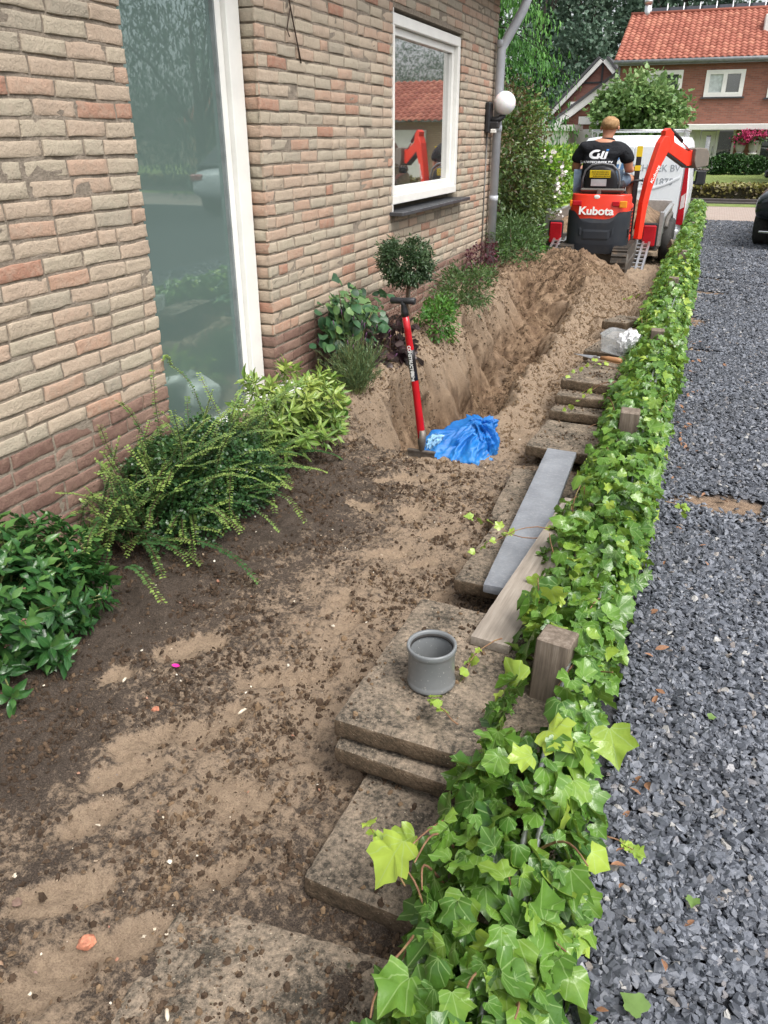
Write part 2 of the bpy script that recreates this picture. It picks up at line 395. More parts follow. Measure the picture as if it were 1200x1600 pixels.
sand-=.36*(1-ss(-1.75,-1.25,X_))*(1-ss(2.6,3.6,Y_))      # dark planting soil by the wall
heap=np.clip(1-rheap,0,1)
deep=np.clip(1.6*cut*ss(4.0,4.8,Y_)+2.5*heap,0,1)*(1-.35*ss(.2,.6,fbm(X_*6,Y_*6,0,3,91)))
att=np.stack([np.clip(sand,0,1),pm,deep],-1).reshape(-1,3)
tag(mesh_np('garden_soil',V,F,M_soil,None,True,{'soil':att}),kind='structure')
def gz(x,y): return hgt(x,y)
# clods, pebbles and shell bits
def rocks(name,pos,size,mat,tone,flat=.6,parent=None,nv=0):
    base=[(1,0,0),(.5,.87,0),(-.5,.87,0),(-1,0,0),(-.5,-.87,0),(.5,-.87,0)]
    tv=np.array([(a,b,-.25) for a,b,_ in base]+[(a*.62,b*.62,.8) for a,b,_ in base]);k=np.arange(6)
    tf=np.vstack([np.stack([k,(k+1)%6,6+(k+1)%6,6+k],1),np.array([[6,7,8,9],[6,9,10,11]])])
    N=len(pos);v=tv[None]*(1+rng.normal(0,.22,(N,12,1)))+rng.normal(0,.12,(N,12,3))
    v[:,:,2]*=flat*(.7+.6*rng.random((N,1)));v[:,:,0]*=(.55+.6*rng.random((N,1)))
    ax=rng.normal(0,.3,(N,2));an=rng.random(N)*2*PI;c,s=np.cos(an)[:,None],np.sin(an)[:,None]
    x=v[:,:,0]*c-v[:,:,1]*s;y=v[:,:,0]*s+v[:,:,1]*c;z=v[:,:,2]+x*ax[:,0:1]+y*ax[:,1:2]
    V=np.stack([x,y,z],-1)*size[:,None,None]+pos[:,None,:]
    F=(tf[None]+(np.arange(N)*12)[:,None,None]).reshape(-1,4)
    t3=np.repeat(np.stack([tone,rng.random(N),rng.random(N)],1),12,0)
    return mesh_np(name,V.reshape(-1,3),F,mat,parent,False,{'tn':t3})
def scatter(n,x0,x1,y0,y1,near=True):
    x=x0+(x1-x0)*rng.random(n);y=y0+(y1-y0)*(rng.random(n)**(1.7 if near else 1));return x,y
def onsoil(n,x0,x1,y0,y1,keep=None):
    x,y=scatter(n,x0,x1,y0,y1);m=soil_patch(x,y)
    k=rng.random(n)>m*.86 if keep is None else keep(x,y,m)
    x,y=x[k],y[k]
    if keep is None:
        k=rng.random(len(x))<.16+1.0*ss(-.12,.22,fbm(x*5.5,y*5.5,0,4,151,.65))+.6*(y>4.2);x,y=x[k],y[k]
    z,_,_=soil_h(x,y);return x,y,z
g=G('clod_soil',.95,.2);t=g.n('SeparateColor',{'Color':g.attr('tn')}).outputs[0]
g.col(g.mix(g.math('MULTIPLY',g.noise(120,3),.5),g.ramp(t,(0,(.022,.015,.011)),(.6,(.075,.05,.034)),(1,(.24,.165,.1))),(.12,.08,.05))).bump(g.noise(300,3),.003);M_clod=g.m
x,y,z=onsoil(280000,-2.1,-.3,.25,9.0)
tn=np.clip(rng.random(len(x))**1.6*.8+.25*(x>-1.1)+.5*ss(3.2,4.2,y),0,1)
sz=.0011+.0085*rng.random(len(x))**9+.0008*y/3
tag(rocks('soil_crumbs',np.stack([x,y,z+sz*.25],1),sz,M_clod,tn,.8),'loose dark and sandy crumbs of soil strewn over the dug path',None,None,'stuff')
g=G('grit',.6,.4);t=g.n('SeparateColor',{'Color':g.attr('tn')}).outputs[0]
g.col(g.ramp(t,(0,(.75,.7,.6)),(.45,(.6,.52,.4)),(.6,(.3,.2,.13)),(.8,(.3,.13,.08)),(1,(.2,.2,.2))));M_grit=g.m
x,y,z=onsoil(1700,-2.0,-.2,.25,8.0,lambda x,y,m:rng.random(len(x))>.2)
sz=.0012+.0045*rng.random(len(x))**3
tag(rocks('grit_and_shell',np.stack([x,y,z+sz*.7+.002],1),sz,M_grit,rng.random(len(x)),.5),'pale grit and shell bits lying in the soil',None,None,'stuff')
# ================= gravel drive
g=G('gravel_base',.9);g.col(g.ramp(g.noise(60,5),(.3,(.015,.016,.019)),(.7,(.07,.072,.08)))).bump(g.noise(90,4),.02)
def bare(x,y):
    m=0
    for (cx,cy,a,b) in ((.25,3.55,.26,.13),(.0,7.6,.2,.25),(.12,9.2,.3,.12),(.1,6.5,.22,.05),(.15,10.2,.35,.06),(.05,5.6,.05,.05)):
        m=np.maximum(m,1-ss(.7,1.15,np.sqrt(((x-cx)/a)**2+((y-cy)/b)**2)+.3*fbm(x*9,y*9,0,2,8)))
    return m
gx=np.concatenate([np.arange(-.1,1.6,.03),np.arange(1.6,9,.4)]);gy=np.concatenate([np.arange(-2,13,.05),np.arange(13,17.81,.3)])
A,B=np.meshgrid(gy,gx,indexing='ij');ny,nx=A.shape
i=np.arange((ny-1)*(nx-1));a_=(i//(nx-1))*nx+i%(nx-1);bb=bare(B,A)
g.col(g.mix(g.n('SeparateColor',{'Color':g.attr('bare')}).outputs[0],g.ramp(g.noise(60,5),(.3,(.015,.016,.019)),(.7,(.06,.062,.07))),g.ramp(g.noise(30,5),(.3,(.13,.085,.055)),(.7,(.3,.21,.14)))))
tag(mesh_np('gravel_drive',np.stack([B,A,-.012+.006*vn(B*9,A*9)-.0*bb],-1).reshape(-1,3),np.stack([a_,a_+1,a_+nx+1,a_+nx],1),g.m,None,True,{'bare':np.repeat(bb.reshape(-1,1),3,1)}),kind='structure')
g=G('slate_chips',.42,.5);sp=g.n('SeparateColor',{'Color':g.attr('tn')})
c=g.ramp(sp.outputs[0],(0,(.035,.04,.051)),(.5,(.09,.1,.122)),(.96,(.2,.215,.25)),(.982,(.22,.18,.15)),(.995,(.42,.41,.39)))
g.t.nodes[-1].name=g.t.nodes[-1].name
c=g.mix(g.math('MULTIPLY',g.n('MapRange',{'Value':g.noise(1.6,4,.6),'From Min':.42,'From Max':.7}).outputs[0],.45),c,(.05,.05,.055))
g.col(g.mix(g.math('MULTIPLY',g.noise(90,3),.28),c,(.1,.105,.12)));g.rough(g.math('MULTIPLY_ADD',sp.outputs[1],.35,.3));g.bump(g.noise(200,2),.002,.4);M_chip=g.m
def chips(n,x0,x1,y0,y1,s0,s1,name,label):
    x=x0+(x1-x0)*rng.random(n);y=y0+(y1-y0)*rng.random(n)
    e=-.03+.02*vn(y*6,y*0,0,3)-.09*ss(9,17,y);k=(x>e)&(rng.random(n)>bare(x,y)*.97);x,y=x[k],y[k]
    s=s0+(s1-s0)*rng.random(len(x))**1.5;z=rng.random(len(x))*.014-.004
    tag(rocks('slate_gravel',np.stack([x,y,z],1),s,M_chip,rng.random(len(x)),.42),label,None,None,'stuff')
chips(34000,-.02,.95,.55,3.2,.007,.0165,'a','dark blue grey slate chips of the near driveway')
chips(56000,-.05,1.25,3.2,8.5,.008,.0175,'b','dark slate chips further along the driveway')
chips(42000,-.2,1.7,8.5,17.75,.011,.023,'c','slate chips at the far end of the driveway')
chips(9000,.95,3.2,.5,8.5,.012,.026,'d','slate chips on the right side of the driveway')
# ================= far ground, street, lawn
g=G('ground_soil',.95);g.col(g.ramp(g.noise(3,6),(.3,(.05,.045,.025)),(.7,(.11,.1,.05))))
m=MB()
for (x0,x1,y0,y1) in ((-90,-2.2,-60,13),(9,90,-60,17.6),(-2.2,9,-60,-.2),(-2.2,0.02,13,17.6),(-2.2,-.02,15.4,17.6),(-90,-2.2,13,22)):
    pass
V=[(-90,-60),(-2.2,-60),(8.9,-60),(90,-60),(-90,0.1),(-2.2,.1),(8.9,.1),(90,.1),(-90,15.4),(-2.2,15.4),(8.9,15.4),(90,15.4),(-90,22),(-2.2,22),(8.9,22),(90,22),(-90,23),(-2.2,23),(8.9,23),(90,23),(-400,500),(-2.2,500),(8.9,500),(400,500)]
zz=lambda x,y:-.1 if y>22.5 else (-.31 if 15<y<23 else -.18)
F=[(r*4+c,r*4+c+1,(r+1)*4+c+1,(r+1)*4+c) for r in range(5) for c in range(3) if not (c==1 and r==1)]
m.add([(x,y,zz(x,y)) for x,y in V],F);tag(m.build('ground',g.m),kind='structure')
def brickpave(name,ca,cb,s=6):
    g=G(name,.85);v=g.n('Mapping',{'Vector':g.pos(),'Scale':(s,s,s)}).outputs[0]
    b=g.n('TexBrick',{'Vector':v,'Color1':(*ca,1),'Color2':(*cb,1),'Mortar':(.09,.08,.07,1),'Scale':1,'Mortar Size':.02,'Brick Width':.6,'Row Height':.3,'Bias':0});b.offset=.5
    g.col(g.mix(g.math('MULTIPLY',g.noise(5,5),.5),b.outputs[0],(.4,.35,.3)));return g.m
m=MB();m.box((-.12,17.8,-.35),(30,21.7,-.014));tag(m.build('paved_street',brickpave('pink_paving',(.38,.3,.26),(.33,.24,.2))),kind='structure')
g=G('lawn_grass',.9);g.col(g.ramp(g.noise(4,6,.7),(.3,(.1,.15,.035)),(.6,(.19,.24,.06)),(.8,(.3,.3,.12)))).bump(g.noise(60,4),.03);M_lawn=g.m
m=MB();m.box((-1.0,21.72,-.4),(30,22.6,-.01));tag(m.build('grass_verge',M_lawn),kind='structure')
m=MB();m.box((-1.0,22.62,-.4),(30,22.8,.03),bev=.01);m.box((-1,22.82,-.4),(30,22.95,.09),bev=.01)
tag(m.build('garden_edging',simple('dark_edging',(.07,.06,.055),.8)),'low dark edging boards in front of the trimmed brown green hedge','edging')
gx=np.linspace(-12,24,73);gy=np.linspace(22.96,44,40);A,B=np.meshgrid(gy,gx,indexing='ij');ny,nx=A.shape
i=np.arange((ny-1)*(nx-1));a_=(i//(nx-1))*nx+i%(nx-1)
tag(mesh_np('front_lawn',np.stack([B,A,-.02+.17*ss(23,27,A)+.03*vn(B,A)+.04*ss(28,38,A)],-1).reshape(-1,3),np.stack([a_,a_+1,a_+nx+1,a_+nx],1),M_lawn,None,True),kind='structure')
# ================= the brick house on the left
WX=-2.15;ZB=.5
def brickmat(name,st,vlo,vhi):
    g=G(name,.85,.35);sp=g.n('SeparateColor',{'Color':g.attr('bk')})
    c=g.ramp(sp.outputs[0],*st);n=g.noise(28,6,.7)
    c=g.mix(g.math('MULTIPLY',g.n('MapRange',{'Value':n,'From Min':.45,'From Max':.75}).outputs[0],.55),c,vhi)
    c=g.mix(g.math('MULTIPLY',g.n('MapRange',{'Value':g.noise(7,5,.7),'From Min':.5,'From Max':.8}).outputs[0],.5),c,vlo)
    c=g.mix(g.math('MULTIPLY',g.n('MapRange',{'Value':g.noise(170,3,.7),'From Min':.58,'From Max':.72}).outputs[0],.5),c,vlo)
    g.col(c).bump(g.math('ADD',g.math('MULTIPLY',g.noise(130,4,.7),.5),g.math('MULTIPLY',g.noise(45,4),.6)),.009,1.0);return g.m
M_pale=brickmat('pale_brick',[(0,(.37,.19,.13)),(.07,(.44,.28,.2)),(.25,(.46,.35,.265)),(.55,(.44,.355,.27)),(.8,(.44,.38,.29)),(1,(.35,.305,.24))],(.24,.185,.14),(.5,.41,.32))
M_red=brickmat('red_brick',[(0,(.16,.09,.07)),(.5,(.21,.125,.098)),(1,(.27,.175,.135))],(.1,.06,.045),(.36,.24,.18))
g=G('mortar',.95,.2);g.col(g.ramp(g.noise(40,6,.7),(.3,(.2,.165,.13)),(.7,(.36,.305,.245)))).bump(g.noise(110,5,.7),.012,.9);M_mortar=g.m
house=empty('brick_house',(-2.15,4,0),0,'pale brick house with red brick base, tall teal pane and white casement window','house')
OPEN=[(2.83,3.84,.02,9),(5.71,7.39,1.0,2.285)]
def spans(z,y0,y1):
    s=[(y0,y1)]
    for a,b,za,zb in OPEN:
        if za<z+.03<zb:
            s=[q for p in s for q in ([(p[0],min(p[1],a)),(max(p[0],b),p[1])]) if q[1]-q[0]>.03]
    return s
def courses(z0,z1,y0,y1):
    out=[];k=0;z=z0
    while z<z1-1e-6:
        for a,b in spans(z,y0,y1):
            y=a;first=True;h=random.random()<.5
            while y<b-.012:
                L=(.105 if (first and k%2) or random.random()<.1 else .212)+random.uniform(-.006,.006);first=False
                if b-y-L<.05: L=b-y-.0
                out.append((y+(.0 if y==a else .0052),min(y+L,b)-(.0052 if y+L<b-.001 else 0),z+.006,z+.0625-.0062));y+=L
        z+=.0625;k+=1
    return out
def brick_mesh(name,lst,mat,parent,face=WX,nu=(0,.0,.014,.12,.35,.65,.88,.986,1,1),nv=(0,0,.05,.3,.7,.95,1,1),side=+1,seed=0,amp=1.0):
    a=np.array(lst);N=len(a);nu=np.array(nu);nv=np.array(nv);U,W=np.meshgrid(nu,nv,indexing='ij')
    su,sv=U.shape;y=a[:,0,None,None]+(a[:,1]-a[:,0])[:,None,None]*U;z=a[:,2,None,None]+(a[:,3]-a[:,2])[:,None,None]*W
    iu=np.minimum(np.arange(su),su-1-np.arange(su));iv=np.minimum(np.arange(sv),sv-1-np.arange(sv))
    ring=np.minimum(iu[:,None],iv[None,:]);dep=np.where(ring==0,-.012,np.where(ring==1,-.0016,0.0))[None]+0*y
    dep=dep+rng.normal(0,.0018,(N,1,1))+(rng.normal(0,.0014,(N,1,1))*(U-.5))*2+(ring>=1)*amp*(.0055*fbm(y*38,z*38,0,4,seed+1,.6)+.0012*vn(y*150,z*150,0,seed+6))
    rx=np.where(ring<=2,1,.0);zc=(a[:,2]+a[:,3])[:,None,None]/2
    y=y+rx*amp*.0042*fbm(y*30+5,z*60,0,2,seed+2);z=z+rx*amp*.0040*fbm(y*26,z*40+9,0,3,seed+3)+.0022*vn(y*6,zc*9,0,seed+4)
    z=z+rng.normal(0,.0009,(N,1,1))
    V=np.stack([face+side*dep,y,z],-1) if True else None
    m=su*sv;r=np.arange((su-1)*(sv-1));q=(r//(sv-1))*sv+r%(sv-1)
    f=np.stack([q,q+sv,q+sv+1,q+1],1);F=(f[None]+(np.arange(N)*m)[:,None,None]).reshape(-1,4)
    at=np.repeat(np.stack([rng.random(N),rng.random(N),rng.random(N)],1),m,0)
    return V.reshape(-1,3),F,at
def brick_part(name,groups,mat):
    VV=[];FF=[];AA=[];o=0
    for V,F,A in groups: VV.append(V);FF.append(F+o);AA.append(A);o+=len(V)
    return mesh_np(name,np.concatenate(VV),np.concatenate(FF),mat,house,True,{'bk':np.concatenate(AA)})
lo=(0,0,.02,.5,.98,1,1);lv=(0,0,.06,.5,.94,1,1)
up=courses(ZB,2.72,.1,8.6);dn=courses(ZB-.0625*9,ZB,.1,8.6)
near=[b for b in up if b[0]<4.4];far=[b for b in up if b[0]>=4.4]
# reveals: bricks turning into the openings, as short header faces
def reveal(yf,z0,z1,sgn,seed):
    L=[];z=z0
    while z<z1: L.append((0,.095,z+.005,z+.0565));z+=.0625
    V,F,A=brick_mesh('',L,None,None,face=0,nu=lo,nv=lv,seed=seed)
    W=np.stack([WX-V[:,1]-.001,yf+sgn*V[:,0]+sgn*-.001,V[:,2]],1);return W,F,A
brick_part('pale_brick_wall',[brick_mesh('',near,None,None),brick_mesh('',far,None,None,nu=lo,nv=lv),reveal(3.84,ZB,2.72,-1,50),reveal(7.39,1.0,2.28,-1,51)],M_pale)
brick_part('red_brick_base',[brick_mesh('',[b for b in dn if b[0]<4.4],None,None,seed=30),brick_mesh('',[b for b in dn if b[0]>=4.4],None,None,nu=lo,nv=lv,seed=31),reveal(3.84,ZB-.5625,ZB,-1,52)],M_red)
# mortar: slabs with holes for the openings
m=MB();mx=WX-.0042
for a,b,z0,z1 in ((.1,2.83,-.7,2.72),(3.84,5.71,-.7,2.72),(7.39,8.6,-.7,2.72),(5.71,7.39,-.7,1.0),(5.71,7.39,2.285,2.72)):
    m.box((WX-.3,a+(.011 if a in(3.84,7.39) else 0),z0),(mx,b-(.011 if b in(2.83,5.71) else 0),z1))
m.build('mortar_joints',M_mortar,house)
m=MB();m.box((-9,8.25,-.7),(WX-.3,8.597,2.72));m.build('gable_wall',simple('gable_brick',(.33,.24,.17),.9,.2,9,.01),house)
m=MB();m.box((-9,.1,2.735),(-1.88,8.75,2.76));m.box((-1.879,.1,2.73),(-1.85,8.75,2.90));m.box((-9,8.752,2.73),(-1.85,8.78,2.9));m.build('soffit_board',simple('soffit_white',(.5,.49,.46),.6),house)
m=MB();m.prism([(-1.84,2.95),(-9,5.2),(-9,5.1),(-1.84,2.91)],.1,8.78,'y');m.build('roof',simple('roof_dark',(.09,.075,.065),.85),house)
m=MB();m.tube([(-1.79,.1,2.86),(-1.79,8.8,2.86)],.055,12);m.build('gutter',M_steel,house)
g=G('zinc_grey',.45,.5);g.col(g.ramp(g.noise(6,5),(.3,(.36,.38,.42)),(.7,(.5,.52,.56))));M_zinc=g.m
m=MB();px_,py_=-2.085,8.5
m.tube([(-1.86,8.52,2.8),(-1.87,8.52,2.66),(-1.9,8.515,2.58),(-2.04,8.5,2.34),(px_,py_,2.26),(px_,py_,.25)],.043,14)
for z in (2.28,1.55,.9): m.tube([(px_,py_,z),(px_,py_,z+.06)],.047,14)
m.build('downpipe',M_zinc,house)
m=MB();m.tube([(WX+.008,8.33,.35),(WX+.008,8.33,1.62)],.008,6);m.build('cable_conduit',simple('grey_conduit',(.2,.19,.18)),house)
# --- tall teal pane
def glassmat(name,base,refl,tint=(1,1,1),rough=.02):
    g=G(name,.25,.3);g.col(base)
    gl=g.n('BsdfGlossy',{'Color':(*tint,1),'Roughness':rough});fr=g.n('Fresnel',{'IOR':1.5})
    f=g.math('MULTIPLY_ADD',fr.outputs[0],1.0,refl);ms=g.n('MixShader',{0:f});out=g.t.nodes['Material Output']
    g.t.links.new(g.b.outputs[0],ms.inputs[1]);g.t.links.new(gl.outputs[0],ms.inputs[2]);g.t.links.new(ms.outputs[0],out.inputs[0]);return g.m
wd=empty('tall_window',(WX,3.3,0),parent=house);wd.location=(0,0,0)
m=MB();fx=WX-.075
m.box((fx-.09,3.715,.14),(fx,3.833,2.73),bev=.004);m.box((fx-.06,3.665,.14),(fx-.028,3.712,2.73),bev=.003);m.box((fx-.09,2.75,.06),(fx+.01,3.835,.135),bev=.006)
m.box((fx-.12,2.75,-.1),(fx-.0,3.83,.055),bev=.01)
m.build('window_frame',M_white,wd)
m=MB();m.box((fx-.06,3.648,.14),(fx-.03,3.663,2.73));m.build('rubber_gasket',simple('grey_gasket',(.2,.22,.22)),wd)
g=glassmat('teal_glass',(.125,.175,.162),.17,(.8,.95,.92),.012)
m=MB();m.box((fx-.07,2.7,.13),(fx-.05,3.65,2.73));m.build('pane',g,wd)
# --- framed window
wd=empty('casement_window',(0,0,0),parent=house)
m=MB();x0=WX-.075
def ring(m,x0,x1,y0,y1,z0,z1,t,b=.004,tb=None):
    tb=tb or t
    m.box((x0,y0,z0+tb),(x1,y0+t,z1-t),bev=b);m.box((x0,y1-t,z0+tb),(x1,y1,z1-t),bev=b);m.box((x0,y0,z0),(x1,y1,z0+tb),bev=b);m.box((x0,y0,z1-t),(x1,y1,z1),bev=b)
ring(m,WX-.11,WX-.012,5.72,7.38,1.055,2.26,.07,.004,.06);m.build('frame',M_white,wd)
m=MB();ring(m,WX-.10,WX-.045,5.792,7.308,1.117,2.188,.05,.004,.055);m.build('inner_frame',M_white,wd)
m=MB();m.box((WX-.004,5.708,1.0),(WX+.004,5.72,2.28));m.build('edge_strip',M_white,wd)
m=MB();m.box((WX-.08,5.84,1.17),(WX-.075,7.26,2.14));m.build('pane',glassmat('window_glass',(.02,.025,.025),.42),wd)
m=MB();m.box((WX-.1,5.66,.985),(WX+.10,7.47,1.012),Matrix.Translation((0,0,0)),.004)
for i in range(16): m.box((WX-.05,5.74+i*.103,1.0125),(WX+.0985,5.742+i*.103,1.0145))
m.build('window_sill',M_dark,wd)
world_parts(house)
# --- wall lamp
l=empty('wall_lamp',(WX,8.3,1.7),0,'round white globe lamp on a black bracket by the grey downpipe','wall lamp')
m=MB();m.ball((.16,.06,.1),.105,16,(1,1,1));g=G('opal_glass',.25,.5,Subsurface_Weight=.2);g.col((.82,.82,.85));m.build('globe',g.m,l)
m=MB();m.box((0.002,-.07,-.16),(.05,.07,.11),bev=.012);m.tube([(.04,.0,-.05),(.12,.03,-.04),(.16,.06,0)],.028,10);m.box((.03,-.05,-.12),(.13,.05,-.06),bev=.01);m.build('bracket',M_black,l)
m=MB();m.box((.06,-.055,-.16),(.11,.0,-.125),bev=.004);m.build('motion_sensor',M_white,l)
# creeper stem remains on the wall
m=MB();m.tube([(WX+.012,4.12,2.35),(WX+.012,4.2,2.1),(WX+.012,4.26,1.95),(WX+.01,4.3,1.86)],.004,5);m.tube([(WX+.01,4.2,2.1),(WX+.013,4.15,2.0),(WX+.01,4.18,1.97)],.003,5)
tag(m.build('dry_creeper_stem',simple('dry_stem',(.05,.03,.02),.9)),'thin dark dead creeper stem clinging high on the pale brick wall','dead stem')
# ================= concrete slabs
g=G('old_concrete',.92,.25);n1=g.noise(7,6,.7);n2=g.noise(70,4,.75)
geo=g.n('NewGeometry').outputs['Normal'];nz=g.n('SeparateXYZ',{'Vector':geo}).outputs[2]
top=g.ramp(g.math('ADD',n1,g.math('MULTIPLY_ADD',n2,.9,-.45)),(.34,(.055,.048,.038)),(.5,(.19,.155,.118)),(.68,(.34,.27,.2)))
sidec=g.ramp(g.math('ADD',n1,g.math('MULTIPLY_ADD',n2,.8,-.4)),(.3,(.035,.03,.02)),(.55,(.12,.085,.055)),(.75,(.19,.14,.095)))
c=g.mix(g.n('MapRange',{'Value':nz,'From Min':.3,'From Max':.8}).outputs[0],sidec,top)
c=g.mix(g.math('MULTIPLY',g.n('MapRange',{'Value':g.noise(16,5,.7),'From Min':.6,'From Max':.7}).outputs[0],.5),c,(.05,.065,.025))
c=g.mix(g.math('MULTIPLY',g.n('MapRange',{'Value':g.noise(150,2,.5),'From Min':.68,'From Max':.74}).outputs[0],.8),c,(.55,.48,.36))
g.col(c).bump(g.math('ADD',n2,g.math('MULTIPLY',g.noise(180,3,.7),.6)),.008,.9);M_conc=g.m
SL=[]
def slab(label,x,y,z,w,l,t,rz=0,rx=0,ry=0,mat=None,name='concrete_slab',cat='slab',group=None,seed=0,step=.012,r=.012,amp=.004):
    """x,y: near left corner; z: top. A worn slab with rounded, chipped edges."""
    nx,ny,nz=max(3,int(w/step)),max(3,int(l/step)),max(3,int(t/step)+1)
    def grid(n): return np.linspace(-.5,.5,n+1)
    VV=[];FF=[];o=0
    for ax in range(3):
        for e in (-.5,.5):
            n=[nx,ny,nz];u,v=[a for a in range(3) if a!=ax]
            A,B=np.meshgrid(grid(n[u]),grid(n[v]),indexing='ij');p=np.zeros((A.size,3));p[:,u]=A.ravel();p[:,v]=B.ravel();p[:,ax]=e
            a=np.arange(n[u]*n[v]);q=(a//n[v])*(n[v]+1)+a%n[v];f=np.stack([q,q+n[v]+1,q+n[v]+2,q+1],1)
            if (e>0)==(ax==1): f=f[:,::-1]
            VV.append(p);FF.append(f+o);o+=len(p)
    V=np.concatenate(VV)*np.array([w,l,t]);h=np.array([w,l,t])/2
    inner=np.clip(V,-(h-r),h-r);d=V-inner;L=np.linalg.norm(d,axis=1);k=L>1e-9
    V[k]=inner[k]+d[k]/L[k][:,None]*np.minimum(L[k],r)[:,None]
    N=V/np.linalg.norm(V,axis=1)[:,None];nn=fbm(V[:,0]*22+seed*7,V[:,1]*22,V[:,2]*22,4,seed,.6)
    V=V+np.sign(V)*(np.abs(V)>h-r*1.01)*(nn*amp)[:,None]+np.sign(V)*(np.abs(V)>h-r*1.01)*(-.5*amp*(vn(V[:,0]*60,V[:,1]*60,V[:,2]*60,seed)>.5))[:,None]
    V+=np.array([w/2,l/2,-t/2])
    o_=mesh_np(name,V,np.concatenate(FF),mat or M_conc,None,True)
    o_.location=(x,y,z);o_.rotation_euler=(rx,ry,rz);SL.append((o_,w,l,mat is None));return tag(o_,label,cat,group)
G_='old concrete slabs stacked beside the ivy'
slab('worn concrete slab on top of the near stack, under the grey pipe ring',-.675,1.375,.2,.52,.62,.056,R(-2),0,0,group=G_,seed=1)
slab('second slab of the near stack, clamped under the one with the pipe ring',-.665,1.35,.136,.54,.62,.056,R(-4),R(1),0,group=G_,seed=2)
slab('lowest slab of the near stack, jutting out below with sandy mossy top',-.60,1.04,.055,.5,.7,.06,R(-3),R(1),R(1.5),group=G_,seed=3)
slab('sand covered slab lying flush in the soil at the bottom of the path',-.80,.30,.006,.55,.64,.05,R(3),0,R(-.6),group=G_,seed=4,amp=.003)
slab('dark slab under the near end of the long grey stone plank',-.63,2.28,.115,.42,.62,.055,R(-3),0,0,group=G_,seed=5)
slab('slab lying half buried in sand left of the long grey stone plank',-.66,2.88,.07,.4,.6,.055,R(2),0,R(1),group=G_,seed=15)
slab('mossy upright edged slab under the far end of the grey stone plank',-.67,3.66,.118,.46,.44,.06,R(-4),R(0),0,group=G_,seed=6)
for i,(yy,zz_,lab) in enumerate([(4.04,.095,'nearest of three overlapping slabs in front of the second post'),(4.20,.14,'middle one of three overlapping slabs beside the ivy and trench'),(4.38,.175,'slab with dark gap beneath, farthest of the three overlapping slabs')]):
    slab(lab,-.65+.0*i,yy,zz_,.46,.42,.055,R(-4+3*i),R(-7),R(1),group=G_,seed=7+i)
slab('broad sandy slab lying in front of the clear plastic tub',-.66,4.58,.215,.45,.75,.06,R(-7),R(-2),R(1),group=G_,seed=10)
slab('slab under the clear plastic tub',-.64,5.36,.205,.45,.75,.07,R(-9),R(-1),0,group=G_,seed=11)
slab('small broken slab behind the plastic tub next to the trench',-.66,6.55,.17,.2,.4,.07,R(-14),R(-3),0,group=G_,seed=12)
slab('dark broken slab piece by the ivy past the tub',-.5,6.75,.17,.14,.35,.06,R(-20),R(-6),0,group=G_,seed=13)
slab('pale stone block by the ivy near the trailer wheel',-.42,10.2,.17,.2,.3,.08,R(-30),R(-6),0,group=G_,seed=14,name='stone_block',cat='stone')
slab('brown stone block tilted by the ivy near the excavator',-.34,11.0,.26,.24,.28,.12,R(15),R(12),R(18),group=G_,seed=16,name='stone_block',cat='stone')
g=G('bluestone',.4,.4);g.col(g.mix(g.math('MULTIPLY',g.n('MapRange',{'Value':g.noise(60,5,.8),'From Min':.5,'From Max':.75}).outputs[0],.6),g.ramp(g.noise(7,5),(.3,(.15,.16,.18)),(.7,(.25,.265,.29))),(.38,.38,.37))).bump(g.noise(80,4),.0025,.5);M_blue=g.m
slab('long smooth blue grey stone plank lying on the slabs beside the ivy',-.505,2.2,.165,.14,1.34,.034,R(1.5),0,R(2),M_blue,'stone_plank','stone plank',seed=20,r=.006,amp=.0008)
g=G('weathered_wood',.8,.3);wv=g.n('Mapping',{'Vector':g.pos(),'Scale':(60,60,3)}).outputs[0];wy=g.n('Mapping',{'Vector':g.pos(),'Scale':(60,3,60)}).outputs[0]
g.col(g.ramp(g.math('ADD',g.noise(1,6,.7,wv),g.math('MULTIPLY_ADD',g.noise(5,4),.5,-.25)),(.3,(.09,.07,.055)),(.5,(.17,.135,.105)),(.75,(.3,.25,.205)))).bump(g.noise(1.2,6,.7,wv),.004,.7);M_post=g.m
g=G('weathered_plank',.75,.3);g.col(g.ramp(g.math('ADD',g.noise(1,6,.7,wv.node.id_data and g.n('Mapping',{'Vector':g.pos(),'Scale':(60,3,60)}).outputs[0]),g.math('MULTIPLY_ADD',g.noise(5,4),.5,-.25)),(.3,(.2,.17,.14)),(.5,(.29,.25,.21)),(.75,(.4,.36,.31))));M_plank=g.m
slab('weathered grey wooden plank resting on the slabs behind the pipe ring',-.44,1.80,.232,.115,1.05,.03,R(-5),0,R(1),M_plank,'wooden_plank','plank',seed=21,r=.004,amp=.0008)
bpy.context.view_layer.update();PP=[];SZ=[];TT=[]
for o_,w_,l_,isc in SL:
    if not isc: continue
    n=int(w_*l_*5200);u=rng.random(n)*w_;v=rng.random(n)*l_
    dens=.12+.9*ss(-.05,.35,fbm(u*6+w_*90,v*6,0,4,61,.6))+.5*(o_.location.y<.8);k=rng.random(n)<dens;u,v=u[k],v[k];n=len(u)
    s=.0012+.007*rng.random(n)**5;k=(u>.008)&(u<w_-.008)&(v>.008)&(v<l_-.008);u,v,s=u[k],v[k],s[k]
    M=np.array(o_.matrix_world);q=np.stack([u,v,s*.25+.0015,np.ones(len(u))],1)@M.T;PP.append(q[:,:3]);SZ.append(s);TT.append(np.clip(rng.random(len(u))*.9+.1,0,1))
tag(rocks('soil_crumbs',np.concatenate(PP),np.concatenate(SZ),M_clod,np.concatenate(TT),.8),'sand and soil crumbs scattered over the tops of the concrete slabs',None,None,'stuff')
